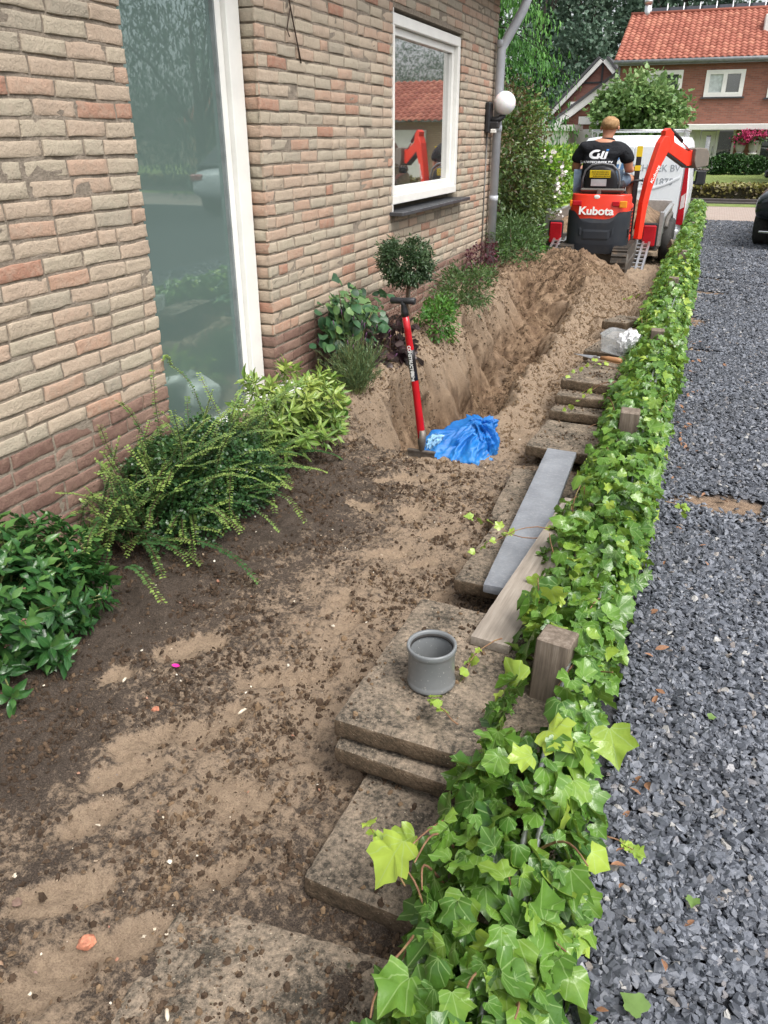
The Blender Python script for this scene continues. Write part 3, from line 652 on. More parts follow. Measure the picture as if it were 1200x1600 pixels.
# ================= pipe coupling
g=G('grey_pvc',.35,.5);g.col(g.mix(g.math('MULTIPLY',g.n('MapRange',{'Value':g.noise(190,2,.5),'From Min':.7,'From Max':.74}).outputs[0],.8),g.ramp(g.noise(12,4),(.3,(.15,.16,.165)),(.7,(.19,.2,.205))),(.6,.58,.52)));M_pvc=g.m
pc=empty('pipe_coupling',(-.49,1.60,.2),0,'short grey plastic pipe coupling standing on the top concrete slab','pipe coupling')
ro=.0605;prof=[(.058,.0),(.0628,.002),(.0636,.007),(.0628,.013),(.0615,.016),(.0605,.02),(.0608,.1),(.0622,.103),(.064,.106),(.065,.111),(.0648,.117),(.064,.121),(.0595,.1215),(.057,.119),(.0555,.114),(.0555,.108),(.0568,.1),(.055,.096),(.0545,.02),(.0545,.0)]
m=MB();m.lathe(prof,72);m.build('body',M_pvc,pc)
m=MB();m.lathe([(.0556,.103),(.0535,.105),(.0535,.111),(.0556,.113)],48);m.build('rubber_seal',M_rubber,pc)
pc.rotation_euler=(R(.8),R(-.5),0);pc.location.z=.2035
# ================= shovel
sh=empty('shovel',(-1.185,3.58,.05),0,'red shafted shovel with black handle standing upright in the soil','shovel')
g=G('shovel_red',.25,.5);g.col(g.ramp(g.noise(9,3),(.3,(.36,.006,.012)),(.7,(.46,.01,.018))));M_sred=g.m
top=P(629,470,3.55)-sh.location;bot=Vector((.0,0,.06))
def lerp3(t): return bot.lerp(top,t)+Vector((0,.012*math.sin(t*PI),0))
m=MB();m.tube([lerp3(t) for t in (0,.08,.2,.4,.6,.8,.9)],[.021,.0205,.0195,.0185,.0178,.017,.0165],16);m.build('shaft',M_sred,sh)
m=MB();m.tube([lerp3(.895),lerp3(.93),lerp3(.97),lerp3(1)],[.018,.0175,.013,.016],14)
ax=Vector((1,.0,.035)).normalized();m.tube([top-ax*.062,top-ax*.058,top-ax*.02,top+ax*.02,top+ax*.058,top+ax*.062],[.012,.0165,.015,.015,.0165,.012],14);m.build('grip',M_black,sh)
g=G('shovel_steel',.5,.5,Metallic=.6);g.col(g.ramp(g.noise(30,5),(.3,(.1,.08,.065)),(.7,(.22,.2,.18))));
m=MB();m.tube([(0,0,.11),(0,0,.04),(0,.0,-.01)],[.021,.022,.012],12);m.box((-.075,-.012,-.012),(.075,.006,.0),bev=.002);m.prism([(-.072,-.012),(.072,-.012),(.07,-.12),(.045,-.17),(0,-.19),(-.045,-.17),(-.07,-.12)],-.006,-.002,'y');m.build('blade',g.m,sh)
d=(top-bot).normalized();yv=Vector((0,1,0));zx=d.cross(Vector((0,-1,0))).normalized();nrm=zx.cross(d).normalized()
Mt=Matrix((( -d).to_4d()[:3],zx[:],(-d).cross(zx)[:])).transposed().to_4x4()
M_lab=simple('label_black',(.012,.01,.012),.35);M_wht=simple('label_white',(.8,.8,.78),.4,.02)
m=MB();m.tube([lerp3(.66)+Vector((0,0,0)),lerp3(.6),lerp3(.44)],[.0182,.0186,.0192],16);m.build('shaft_label',M_lab,sh)
for body,t,sz in (('CONSTRUCTOR',.585,.0225),('Polet',.475,.026)):
    o=text('label_lettering',body,sz,M_wht,sh,(0,0,0),(0,0,0),.0006,.92,.0007)
    zf=(-d).cross(zx);zf=zf if zf.y<0 else -zf;X=-d;Z=zf.normalized();Yx=Z.cross(X)
    Mx=Matrix((X,Yx,Z)).transposed().to_4x4();o.matrix_local=Matrix.Translation(lerp3(t)+Z*.0195)@Mx@Matrix.Diagonal((.92,1,1,1))
# ================= blue bag
def cloth_blob(name,secs,mat,parent,n=160,seed=0,amp=.018):
    """lofted crumpled sheet; secs: (cx,cy,cz,rx,ry)"""
    m_=len(secs);T=np.linspace(0,m_-1,90);S=np.array(secs);C=np.stack([np.interp(T,range(m_),S[:,k]) for k in range(5)],1)
    a=np.linspace(0,2*PI,n,endpoint=False);A,TT=np.meshgrid(a,np.arange(90));c=C[TT]
    tt=TT/89.
    wr=(.6-np.abs(fbm(np.cos(A)*1.7+tt,np.sin(A)*1.7,tt*2.6,2,seed))*2.8)*amp*1.9+(.5-np.abs(fbm(np.cos(A)*4.2-tt*2,np.sin(A)*4.2,tt*5,3,seed+3))*2.2)*amp*1.1+amp*.4*fbm(np.cos(A)*11,np.sin(A)*11,tt*16,3,seed+9)
    X=c[...,0]+(c[...,3]+wr)*np.cos(A);Yq=c[...,1]+(c[...,4]+wr)*np.sin(A);Z=c[...,2]+wr*.6
    V=np.stack([X,Yq,Z],-1).reshape(-1,3);r=np.arange(89*n);i=r//n;j=r%n
    F=np.stack([i*n+j,i*n+(j+1)%n,(i+1)*n+(j+1)%n,(i+1)*n+j],1);V=np.vstack([V,V[-n:].mean(0)]);k=len(V)-1
    F2=np.stack([89*n+np.arange(n),89*n+(np.arange(n)+1)%n,np.full(n,k)],1)
    return mesh_np(name,V,[F,F2],mat,parent,True)
g=G('blue_plastic',.22,.6);f=g.noise(9,5,.7)
g.col(g.ramp(f,(.3,(.015,.16,.55)),(.55,(.03,.27,.74)),(.8,(.2,.45,.8)))).bump(g.noise(60,5,.7),.006,.7)
tr=g.n('BsdfTranslucent',{'Color':(.08,.4,.85,1)});ms=g.n('MixShader',{0:.35});g.t.links.new(g.b.outputs[0],ms.inputs[1]);g.t.links.new(tr.outputs[0],ms.inputs[2]);g.t.links.new(ms.outputs[0],g.t.nodes['Material Output'].inputs[0]);M_bag=g.m
bg_=empty('plastic_bag',(-1.03,3.75,-.03),0,'crumpled translucent blue plastic bag lying in the mouth of the trench','bag')
cloth_blob('sheet',[(0,-.02,-.06,.13,.10),(0,-.02,-.03,.16,.13),(-.005,-.01,.03,.165,.14),(-.01,.02,.075,.15,.12),(.01,.05,.125,.12,.085),(.05,.08,.17,.09,.045),(.075,.09,.21,.065,.022),(.085,.09,.222,.03,.01)],M_bag,bg_,seed=3,amp=.02)
cloth_blob('flap',[(.12,.02,-.02,.03,.05),(.12,.02,.05,.055,.05),(.12,.02,.12,.06,.035),(.10,.03,.18,.05,.02),(.09,.03,.215,.02,.01)],M_bag,bg_,seed=8,amp=.012)
cloth_blob('gathered_edge',[(-.15,-.04,-.03,.05,.03),(-.14,-.03,.02,.035,.03),(-.13,-.02,.08,.03,.03),(-.11,0,.12,.02,.02)],simple('blue_white_plastic',(.22,.42,.62),.3,.3,30),bg_,seed=12,amp=.007)
m=MB();m.box((-.002,-.148,-.03),(.028,-.146,.01),Matrix.Rotation(R(-12),4,'X'));m.build('care_tag',M_wht,bg_)
bg_.scale=(1.08,1,.86)
# ================= plastic tub and trowel
tb=empty('plastic_tub',(-.42,5.36,.215),R(-12),'clear plastic tub with white bag inside, tipped on a slab by the ivy','tub')
g=G('clear_plastic',.15,.5);g.col((.55,.57,.58));tr=g.n('BsdfTransparent');ms=g.n('MixShader',{0:.7});g.t.links.new(g.b.outputs[0],ms.inputs[1]);g.t.links.new(tr.outputs[0],ms.inputs[2]);g.t.links.new(ms.outputs[0],g.t.nodes['Material Output'].inputs[0])
m=MB();m.loft([(0,0,.0,.09,.11,6),(0,0,.10,.105,.13,6),(0,0,.115,.115,.14,6),(0,0,.113,.107,.133,6),(0,0,.10,.102,.126,6),(0,0,.01,.087,.107,6)],40,cap=False);m.loft([(0,0,.004,.088,.108,6),(0,0,.008,.088,.108,6)],40);o=m.build('tub_shell',g.m,tb);
cloth_blob('white_liner',[(.04,0,.02,.05,.07),(.05,0,.08,.05,.08),(.06,0,.13,.05,.06),(.07,0,.16,.02,.03)],simple('white_film',(.75,.75,.76),.3,.05),tb,80,5,.012)
tb.rotation_euler=(0,R(8),R(-12))
tw=empty('trowel',(-.44,5.02,.225),R(70),'wooden handled trowel lying in front of the plastic tub','trowel')
m=MB();m.tube([(0,-.09,.02),(0,-.07,.02),(0,.0,.02),(0,.05,.018)],[.013,.019,.016,.012],10);m.build('handle',simple('trowel_wood',(.36,.18,.08),.5),tw)
m=MB();m.tube([(0,.05,.018),(0,.1,.016)],.005,6);m.prism([(-.04,.1),(.04,.1),(0,.24)],.012,.015,'z');m.build('blade',M_steel,tw)
# ================= small finds on the soil
def clod(name,label,cat,x,y,s,mat,sq=(1,.8,.6),seed=0,grp=None):
    m=MB();m.ball((0,0,0),1,6);v=np.array(m.v);n=fbm(v[:,0]*1.3+seed*3,v[:,1]*1.3,v[:,2]*1.3,3,seed)
    v=np.sign(v)*np.abs(v)**.75*(1+.5*n)[:,None]*np.array(sq)*s;o=mesh_np(name,v,m.f and np.array([f for f in m.f if len(f)==4]),mat);o.location=(x,y,gz(x,y)+s*sq[2]*.5);o.rotation_euler=(.2,.1,seed)
    return tag(o,label,cat,grp)
M_bfrag=simple('brick_fragment',(.5,.2,.12),.85,.3,40,.003);M_peb=simple('brown_pebble',(.2,.13,.1),.8,.2,30,.002)
clod('brick_fragment','broken orange brick fragment in the sandy strip at bottom left','brick fragment',-.965,.775,.017,M_bfrag,(1,.8,.9),1)
clod('pebble','reddish brown stone on the sandy slab nearest the camera','pebble',-.63,.84,.011,M_peb,(1.2,.8,.7),2)
clod('pebble','brown stone on the dark soil at the far bottom left','pebble',-1.16,.79,.01,M_peb,(1,1,.7),3)
clod('brick_fragment','small red brick chip half buried near the glossy shrub','brick fragment',-1.27,1.43,.012,M_bfrag,(1,.6,.6),4)
M_pink=simple('pink_petal',(.75,.03,.3),.5,.05)
m=MB();m.lathe([(.0001,.004),(.006,.001),(.012,.004)],8);o=m.build('petal',M_pink);o.location=(-1.33,1.62,gz(-1.33,1.62)+.012);o.scale=(1.2,.7,1);tag(o,'bright pink petal on the dark soil right of the glossy shrub','petal')
M_shell=simple('bone_white',(.62,.54,.42),.6,.1)
for i,(x,y,l,an,lab) in enumerate([(-1.02,1.5,.03,-25,'pale splinter of wood in the middle of the path'),(-.71,.7,.024,40,'grey white shell on the sandy slab nearest the camera'),(-1.43,1.5,.02,5,'thin tan twig end by the glossy shrub')]):
    m=MB();m.tube([(0,-l/2,0),(0,-l*.2,.002),(0,l*.3,.003),(0,l/2,0)],[.002,.0045,.004,.0015],6);o=m.build('splinter',M_shell);o.location=(x,y,gz(x,y)+.016 if i!=1 else .024);o.rotation_euler=(0,0,R(an));tag(o,lab,'splinter')
# ================= ivy
L_ivy=leafmat('ivy_leaf',(.03,.095,.018),(.12,.25,.035),(.36,.48,.07),2,.28,(.36,.5,.2),.25)
ivy=empty('ivy_hedge',(-.2,.4,0),0,'long low hedge of bright green ivy trained along a rebar rail beside the gravel','ivy hedge')
POSTY=[1.66,3.6,5.6,7.62,9.6,11.5,13.5,15.4,17.3]
def ivy_env(y):
    w=.102+.06*ss(2.4,5.5,y)+.025*vn(y*1.7,0,0,5)+.02*vn(y*5,0,0,6);w=w-.045*ss(6,14,y)
    h=.34+.03*vn(y*1.3,3,0,7)+.02*vn(y*4.5,3,0,8)-.04*(1-ss(.6,1.4,y))
    return w,h
def ivy_leaves(y0,y1,dens,s0,s1):
    n=int((y1-y0)*dens);y=y0+(y1-y0)*rng.random(n)
    th=R(-100)+R(200)*rng.random(n);w,h=ivy_env(y)
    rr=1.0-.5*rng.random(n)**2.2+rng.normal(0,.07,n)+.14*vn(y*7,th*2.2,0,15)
    ex=.8;sx=np.sign(np.sin(th))*np.abs(np.sin(th))**ex
    c_=np.clip(np.cos(th),-.1,1)
    zz=np.where(np.abs(th)<PI/2,.06+(h-.06)*rr*np.sign(c_)*np.abs(c_)**.55,.02+.1*rng.random(n));xx=-.19+sx*w*rr*np.where((th<0)&(y>1.45)&(y<2.6),1.35,1.)
    lean=.02*(1-ss(2.6,5,y))
    xx=xx+lean
    keep=np.ones(n,bool)
    for p in POSTY:
        keep&=~((y>p-.17)&(y<p+.06)&(np.abs(xx+.195)<.06)&(zz>(.13 if p<2 else .2)))
    keep&=~((np.abs(xx+.197)<.052)&(y<1.62)&(y>1.1)&(zz>.13+(1.62-y)*.72))
    keep&=zz>.005
    y,xx,zz,th,rr=y[keep],xx[keep],zz[keep],th[keep],rr[keep];n=len(y)
    nor=np.stack([np.sin(th)*.8,rng.normal(-.1,.35,n),.55+.6*np.cos(th)],1)+rng.normal(0,.28,(n,3))
    dr=np.stack([np.sin(th)*.6,rng.normal(-.25,.7,n),-.55+0*th],1)+rng.normal(0,.45,(n,3))
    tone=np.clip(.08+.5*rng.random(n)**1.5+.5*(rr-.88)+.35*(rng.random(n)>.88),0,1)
    return np.stack([xx,y,zz],1),dr,nor,s0+(s1-s0)*rng.random(n)**1.5,tone
sets=[ivy_leaves(.42,2.0,1050,.03,.085),ivy_leaves(2.0,6,1050,.03,.072),ivy_leaves(6,11,900,.035,.075),ivy_leaves(11,18.6,650,.045,.085)]
# loose runners reaching towards the path
runs=[];mst=MB()
def runner(p0,d0,L,n,sag=.3,s0=.02,s1=.04):
    p=Vector(p0);d=Vector(d0).normalized();pts=[p.copy()];st=L/n
    for i in range(n):
        d=(d+Vector(unit(1)[0])*.28+Vector((0,0,-sag*.12))).normalized();p=p+d*st
        p.z=max(p.z,.03);pts.append(p.copy())
        if i>1: runs.append((p.copy(),d.copy(),s0+(s1-s0)*random.random()))
    mst.tube(pts,[.0022-.0014*i/n for i in range(n+1)],5)
for (x,y,z,dx,dy,L) in [(-.34,2.45,.28,-.9,-.15,.3),(-.36,2.5,.22,-.9,-.3,.28),(-.33,.95,.25,-.8,.5,.14),(-.34,1.75,.28,-1,-.5,.16),(-.36,1.4,.26,-1,.3,.12),(-.33,4.3,.3,-1,-.1,.3),(-.33,4.5,.25,-1,.25,.35),(-.34,4.7,.3,-1,0,.32),(-.35,4.4,.15,-1,-.2,.3),(-.34,4.9,.2,-.9,.2,.25),(-.33,7.2,.3,-.9,.2,.25),(.02,2.9,.25,1,.2,.1),(.0,1.25,.2,1,-.2,.07)]:
    runner((x,y,z),(dx,dy,.1),L,7)
for i in range(150):
    y=.45+random.random()**1.8*9;side=random.choice((-1,1));w_,h_=ivy_env(np.array([y]));w_=float(w_[0]);h_=float(h_[0])
    a=Vector((-.2+random.uniform(-.06,.06),y,.02));b=Vector((-.2+side*w_*random.uniform(.5,.95),y+random.uniform(-.2,.2),h_*random.uniform(.5,.95)))
    c=b+Vector((side*random.uniform(-.05,.07),random.uniform(-.25,.1),random.uniform(-.05,.08)))
    ctl=[a,a.lerp(b,.5)+Vector(unit(1)[0])*.05,b,b.lerp(c,.5)+Vector(unit(1)[0])*.02,c];cv=[]
    for t_ in np.linspace(0,1,14):
        q=[Vector(p_) for p_ in ctl]
        while len(q)>1: q=[q[j].lerp(q[j+1],float(t_)) for j in range(len(q)-1)]
        cv.append(q[0])
    mst.tube(cv,[.0045-.003*j/13 for j in range(14)],5)
g=G('ivy_stem',.7,.3);g.col(g.ramp(g.noise(30,4),(.3,(.12,.06,.035)),(.55,(.24,.13,.075)),(.8,(.3,.3,.1))));mo=mst.build('stems',g.m,ivy)
pos=np.concatenate([s[0] for s in sets]+[np.array([r[0] for r in runs])]);dr=np.concatenate([s[1] for s in sets]+[np.array([r[1] for r in runs])+rng.normal(0,.5,(len(runs),3))])
nor=np.concatenate([s[2] for s in sets]+[rng.normal(0,.4,(len(runs),3))+np.array([0,-.2,1])]);szs=np.concatenate([s[3] for s in sets]+[np.array([r[2] for r in runs])]);tn=np.concatenate([s[4] for s in sets]+[.7+.3*rng.random(len(runs))])
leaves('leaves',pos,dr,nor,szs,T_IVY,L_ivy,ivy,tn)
# a few very large bright leaves at the near end
big=np.array([(-.345,1.0,.31),(-.36,1.1,.22),(-.03,1.5,.28),(-.15,1.33,.37),(-.16,1.25,.36),(-.05,1.06,.3),(-.25,.76,.31),(-.2,.66,.33),(-.1,.64,.31),(-.3,.68,.2)])
leaves('large_leaves',big,np.array([(-.3,-.7,-.2),(-.6,-.5,-.3),(.3,-.8,-.3),(.3,-.3,.1),(-.6,-.4,.1),(.2,-.8,-.2),(-.4,-.8,-.1),(.2,-.9,0),(.4,-.8,0),(-.5,-.6,-.3)]),np.array([(-.2,-.4,1)]*10)+rng.normal(0,.15,(10,3)),np.array([.1,.07,.1,.085,.06,.075,.08,.085,.08,.07]),T_IVY[:1],L_ivy,ivy,np.array([.95,.8,.8,.97,.9,.4,.5,.45,.5,.8]))
world_parts(ivy)
# rail of twin ribbed rods
rr_=empty('rebar_rail',(-.18,.4,.3),0,'twin ribbed steel rods running through the ivy from post to post','steel rail')
for x,z,e in ((-.142,.285,.42),(-.118,.27,.5)):
    m=MB();ys_=list(np.arange(e,3.2,.007))+[4,6,9,12,15,17.4];m.tube([(x+.008*math.sin(y*3),y,z+.028*math.sin(y*2.6+1+z*9)-.015*(1-float(ss(.4,1.6,y)))) for y in ys_],[(.0066 if (i%2 or y>3.3) else .0054) for i,y in enumerate(ys_)],8);m.build('rod',M_steel,rr_)
world_parts(rr_)
labs=['square weathered post nearest the camera, standing clear of the ivy','second weathered post top, by the overlapping slabs','third post, buried deep in ivy near the tub','fourth post top showing through the ivy beyond the tub','fifth post in the ivy, beside the excavator track','sixth post in the ivy, beside the trailer','seventh post in the ivy, beside the tow bar','eighth post in the ivy, beside the white van','last post at the far end of the ivy']
for i,y in enumerate(POSTY):
    m=MB();t=.375 if i in (0,1,3,4) else .33
    m.box((-.046,-.042,-.3),(.04,.042,t),bev=.004);o=m.build('wooden_post',M_post);o.location=(-.195,y,0);o.rotation_euler=(R(-3 if i==0 else 1),R(1.5),R(-8 if i==0 else 4*math.sin(i)));tag(o,labs[i],'post','wooden posts in the ivy hedge')
# fallen leaves on the gravel
M_dead=simple('dead_leaf',(.3,.15,.08),.7,.35,20)
tv,tf,_=T_IVY[1];tv2,tf2,_=T_ELL[0]
proto=mesh_np('fallen_leaf',tv2*.045,tf2,M_dead,None,True);proto2=mesh_np('fallen_leaf',tv*.05,tf,simple('fallen_green_leaf',(.13,.22,.05),.5,.2),None,True)
for i in range(70):
    o=proto if i==0 else proto.copy()
    if i: COL.objects.link(o)
    y=.7+random.random()**1.4*6;o.location=(.045+abs(random.gauss(0,.035))+(.2*random.random() if random.random()<.15 else 0)-.01,y,.016+random.random()*.012);o.rotation_euler=(random.uniform(-.6,.6),random.uniform(-.6,.6),random.uniform(0,6.3));o.scale=[random.uniform(.5,1)]*3
    tag(o,'small curled brown leaf fallen along the edge between ivy and gravel','fallen leaf','dead brown leaves on the gravel')
for i,(x,y,s,lab) in enumerate([(.12,1.02,1.1,'yellow green leaf on the gravel near the bottom of the ivy'),(.2,1.32,.6,'small green leaf on the gravel further from the ivy'),(.22,1.95,.5,'tiny green leaf scrap alone on the open gravel')]):
    o=proto2 if i==0 else proto2.copy()
    if i: COL.objects.link(o)
    o.location=(x,y,.022);o.rotation_euler=(.1,.1,i*2+1);o.scale=[s]*3;tag(o,lab,'fallen leaf')
# ================= shrubs by the wall
L_lon=leafmat('lonicera_leaf',(.016,.05,.018),(.05,.125,.04),(.25,.36,.09),0,.28)
lon=empty('arching_shrub',(-1.9,2.64,0),0,'wide shrub of arching sprigs with tiny leaves, below the tall teal pane','shrub')
pts=[];drs=[];nrs=[];sz=[];tn=[];mst=MB()
for i in range(400):
    az=random.uniform(0,2*PI);el=random.uniform(R(12),R(85));L=random.uniform(.48,.68)*(1 if random.random()<.92 else 1.25)
    if math.cos(az)<0: L*=.55
    if abs(math.sin(az))>.6 and math.cos(az)>-.3: L*=1.12
    L*=1-.22*max(0,math.cos(az))
    d=Vector((math.cos(az)*math.cos(el),math.sin(az)*math.cos(el)*1.15,math.sin(el)));p=Vector((random.gauss(0,.07),random.gauss(-.02,.27),random.uniform(.02,.14)));L*=random.uniform(.6,1.05)
    n=int(L/.0115);sag=random.uniform(.02,.06);pl=[];to=random.random()
    for k in range(n):
        d=(d+Vector((0,0,-sag*(.3+k/n)))+Vector(unit(1)[0])*.05).normalized();p=p+d*.0115
        if -1.9+p.x<-2.135: p.x=-.235+random.uniform(0,.01)
        if p.z<.02: break
        if k%4==0: pl.append(p.copy())
        if k>n*.2:
            sd_=d.cross(Vector((0,0,1)));sd_=sd_.normalized() if sd_.length>.1 else Vector((1,0,0))
            for s_ in (-1,1):
                pts.append(p+sd_*s_*.001);drs.append(sd_*s_+d*.35+Vector((0,0,.1)));nrs.append(Vector((0,0,1))+Vector(unit(1)[0])*.35-d*.2);sz.append(random.uniform(.014,.023)*(1.05-.35*k/n));tn.append(min(1,max(0,.15+.35*to+.25*random.random()+.6*max(0,k/n-.5)/.5)))
    if len(pl)>2: mst.tube(pl,[.0013]*len(pl),3,False)
leaves('leaves',pts,drs,nrs,np.array(sz),T_RND,L_lon,lon,np.array(tn));mst.build('twigs',simple('twig_brown',(.09,.05,.03),.8),lon)
L_vib=leafmat('glossy_leaf',(.014,.05,.016),(.035,.115,.03),(.12,.25,.06),1,.25,(.12,.22,.08))
vb=empty('glossy_shrub',(-1.98,1.5,0),0,'glossy dark green shrub with oval leaves at the left edge below the wall','shrub')
pts=[];drs=[];nrs=[];sz=[];tn=[];mst=MB();fl=MB()
for i in range(520):
    u=unit(1)[0];c=Vector((u[0]*.36,u[1]*.52,abs(u[2])*.36+.04))*random.uniform(.55,1.03)
    if -1.98+c.x<-2.13: c.x=-.14
    d=Vector((u[0],u[1],abs(u[2])+.35)).normalized();to=random.random()
    if random.random()<.4: mst.tube([Vector((c.x*.2,c.y*.3,0)),c*.6+Vector((0,0,.03)),c],[.005,.0035,.002],5,False)
    for k in range(7):
        a=k*2.4+random.random();o_=d.orthogonal().normalized();b_=d.cross(o_);rd=(o_*math.cos(a)+b_*math.sin(a));t_=k/6
        pts.append(c-d*.03*t_);drs.append(rd*(.5+.6*t_)+d*(.8-.6*t_)+Vector((0,0,-.1)));nrs.append(d*1.1-rd*.4+Vector(unit(1)[0])*.2);sz.append(random.uniform(.038,.068));tn.append(min(1,.15+.3*to+.3*random.random()+.35*(k==0)))
    if i%16==0:
        for q in range(8): fl.ball(c+d*.02+Vector(unit(1)[0])*.008,.0022,3)
leaves('leaves',pts,drs,nrs,np.array(sz),T_ELL,L_vib,vb,np.array(tn));mst.build('stems',M_gstem,vb);fl.build('flower_buds',simple('buds_pink',(.3,.14,.12),.7),vb)
L_pie=leafmat('lance_leaf',(.04,.11,.02),(.13,.25,.04),(.42,.5,.12),1,.35,(.5,.55,.25))
pi_=empty('lance_leaved_shrub',(-1.9,3.42,0),0,'yellow green shrub with narrow lance leaves, between tall pane and lavender','shrub')
pts=[];drs=[];nrs=[];sz=[];tn=[];mst=MB()
for i in range(120):
    az=random.uniform(-1.9,1.9);r=random.uniform(.1,.42);c=Vector((math.cos(az)*r*.9-.05,math.sin(az)*r*1.15,random.uniform(.1,.44)*(1.15-r)))
    if -1.9+c.x<-2.13: c.x=-.2
    d=Vector((math.cos(az)*.6,math.sin(az)*.6,.75)).normalized();to=random.random();mst.tube([Vector((0,0,0)),c*.55+Vector((0,0,.06)),c],[.004,.003,.0018],5,False)
    for k in range(11):
        a=k*2.4+random.random();o_=d.orthogonal().normalized();b_=d.cross(o_);rd=o_*math.cos(a)+b_*math.sin(a);t_=k/10
        pts.append(c-d*.035*t_);drs.append(rd*(.5+.7*t_)+d*(.8-.7*t_));nrs.append(d-rd*.3+Vector(unit(1)[0])*.15);sz.append(random.uniform(.045,.085));tn.append(min(1,.3+.35*to*(c.z/.3)+.3*random.random()))
leaves('leaves',pts,drs,nrs,np.array(sz),T_LAN,L_pie,pi_,np.array(tn));mst.build('stems',M_gstem,pi_)
g=G('white_glaze',.3);g.col((.78,.78,.76));m=MB();m.box((-.12,-.09,0),(.09,.09,.13),Matrix.Rotation(R(-14),4,'Y')@Matrix.Rotation(R(20),4,'Z'),.02);m.box((-.05,-.12,.1),(.12,.06,.17),Matrix.Rotation(R(18),4,'Y'),.025)
o=m.build('wrapped_block',g.m,None,.01);o.location=(-2.0,3.6,.16);tag(o,'white wrapped block tucked behind the yellow green shrub at the window foot','block')
# dense heart of the arching shrub
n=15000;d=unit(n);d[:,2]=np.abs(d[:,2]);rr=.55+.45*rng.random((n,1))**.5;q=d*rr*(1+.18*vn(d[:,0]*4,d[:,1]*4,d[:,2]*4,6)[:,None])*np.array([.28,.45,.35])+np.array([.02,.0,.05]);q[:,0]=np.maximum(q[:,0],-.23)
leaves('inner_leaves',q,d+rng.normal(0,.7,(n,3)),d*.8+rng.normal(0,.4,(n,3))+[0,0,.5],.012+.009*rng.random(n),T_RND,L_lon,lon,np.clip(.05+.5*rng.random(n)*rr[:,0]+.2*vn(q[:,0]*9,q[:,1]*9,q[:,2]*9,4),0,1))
# rose
L_rose=leafmat('rose_leaf',(.02,.06,.03),(.05,.13,.055),(.16,.27,.08),1,.4,(.14,.22,.1))
rs=empty('rose_bush',(-1.97,4.5,.12),0,'leggy rose bush with large oval leaves in front of the brick wall','rose bush')
pts=[];drs=[];nrs=[];sz=[];mst=MB()
for i in range(17):
    az=random.uniform(0,2*PI);e=Vector((math.cos(az)*.13,math.sin(az)*.4*random.uniform(.4,1),random.uniform(.3,.6)))
    mst.tube([(0,0,-.05),(e.x*.2,e.y*.25,e.z*.35),(e.x*.7,e.y*.75,e.z*.75),e],[.011,.008,.005,.002],6)
    for k in range(17):
        t=random.uniform(.45,1.05);q=Vector((e.x*.7,e.y*.75,e.z*.72)).lerp(e,t*1.4-.4)+Vector((random.uniform(-.03,.1),random.gauss(0,.08),random.gauss(0,.05)));pts.append(q);dd=Vector((random.uniform(0,1),random.gauss(0,.8),-.3+random.gauss(0,.3)));drs.append(dd);nrs.append(Vector((.5,-.2,.8))+Vector(unit(1)[0])*.4);sz.append(random.uniform(.05,.09))
leaves('leaves',pts,drs,nrs,np.array(sz),T_RND,L_rose,rs);mst.build('stems',M_wood,rs)
# lavender
lv=empty('lavender',(-1.82,4.2,.12),0,'grey green lavender tuft of thin upright stems at the edge of the trench bank','lavender')
pts=[];drs=[];nrs=[];sz=[];mst=MB();fl=MB()
for i in range(300):
    az=random.uniform(0,2*PI);t=random.uniform(0,.75);d=Vector((math.cos(az)*math.sin(t),math.sin(az)*math.sin(t),math.cos(t)));L=random.uniform(.16,.34);b=Vector((random.gauss(0,.03),random.gauss(0,.05),0));e=b+d*L+Vector((0,0,-.03*t));
    mst.tube([b,b.lerp(e,.5)+Vector((0,0,.02)),e],[.0015,.0013,.001],3,False)
    for k in range(16): q=b.lerp(e,.15+.85*k/16)+Vector((0,0,.01));pts.append(q);drs.append(d*1.2+Vector(unit(1)[0])*.8);nrs.append(unit(1)[0]);sz.append(random.uniform(.02,.035))
    if i%12==0:
        q=e+d*.12;mst.tube([e,q],.0009,3,False);fl.tube([q,q+d*.03],[.003,.002],5)
leaves('leaves',pts,drs,nrs,np.array(sz),T_NDL,leafmat('lavender_leaf',(.05,.09,.04),(.1,.17,.07),(.2,.28,.12)),lv);mst.build('stems',M_gstem,lv);fl.build('flowers',simple('lavender_flower',(.15,.06,.14),.8),lv)
L_mint=leafmat('bright_leaf',(.03,.1,.015),(.07,.2,.03),(.2,.38,.06),0,.4)
L_grn=leafmat('fine_green_leaf',(.025,.06,.02),(.07,.14,.035),(.17,.26,.08),0,.45)
L_box=leafmat('box_leaf',(.018,.045,.02),(.05,.1,.04),(.17,.24,.11),0,.35)
bush('low_plant','low bright green plant with broad leaf below the lavender','plant',(-1.86,3.85,.17),(.1,.16,.12),70,T_RND,.075,L_mint,12,.3,zmin=.06)
# heuchera and debris
L_heu=leafmat('dark_purple_leaf',(.02,.012,.014),(.07,.035,.04),(.24,.22,.2),1,.4,(.3,.28,.25))
bush('purple_leaved_plant','dark purple and silver leaved plant between the rose bush and the shovel','plant',(-1.9,4.95,.2),(.13,.33,.14),280,T_RND,.075,L_heu,24,.25,zmin=.1,stem=M_wood,stems=5)
M_dryst=simple('dry_flower_stem',(.25,.13,.09),.8)
m=MB();
for i in range(26):
    x,y=random.gauss(0,.05),random.gauss(0,.2);m.tube([(x,y,0),(x+.02,y+random.gauss(0,.03),.2),(x+random.gauss(0,.04),y+random.gauss(0,.06),random.uniform(.3,.5))],[.0016,.0013,.0008],3,False)
    for k in range(9): m.ball((x+random.gauss(0,.03),y+random.gauss(0,.05),random.uniform(.22,.45)),.004,3)
o=m.build('dry_flower_stalks',M_dryst);o.location=(-1.9,5.2,.15);tag(o,'thin reddish dry flower stalks rising above the purple leaved plant','flower stalks')
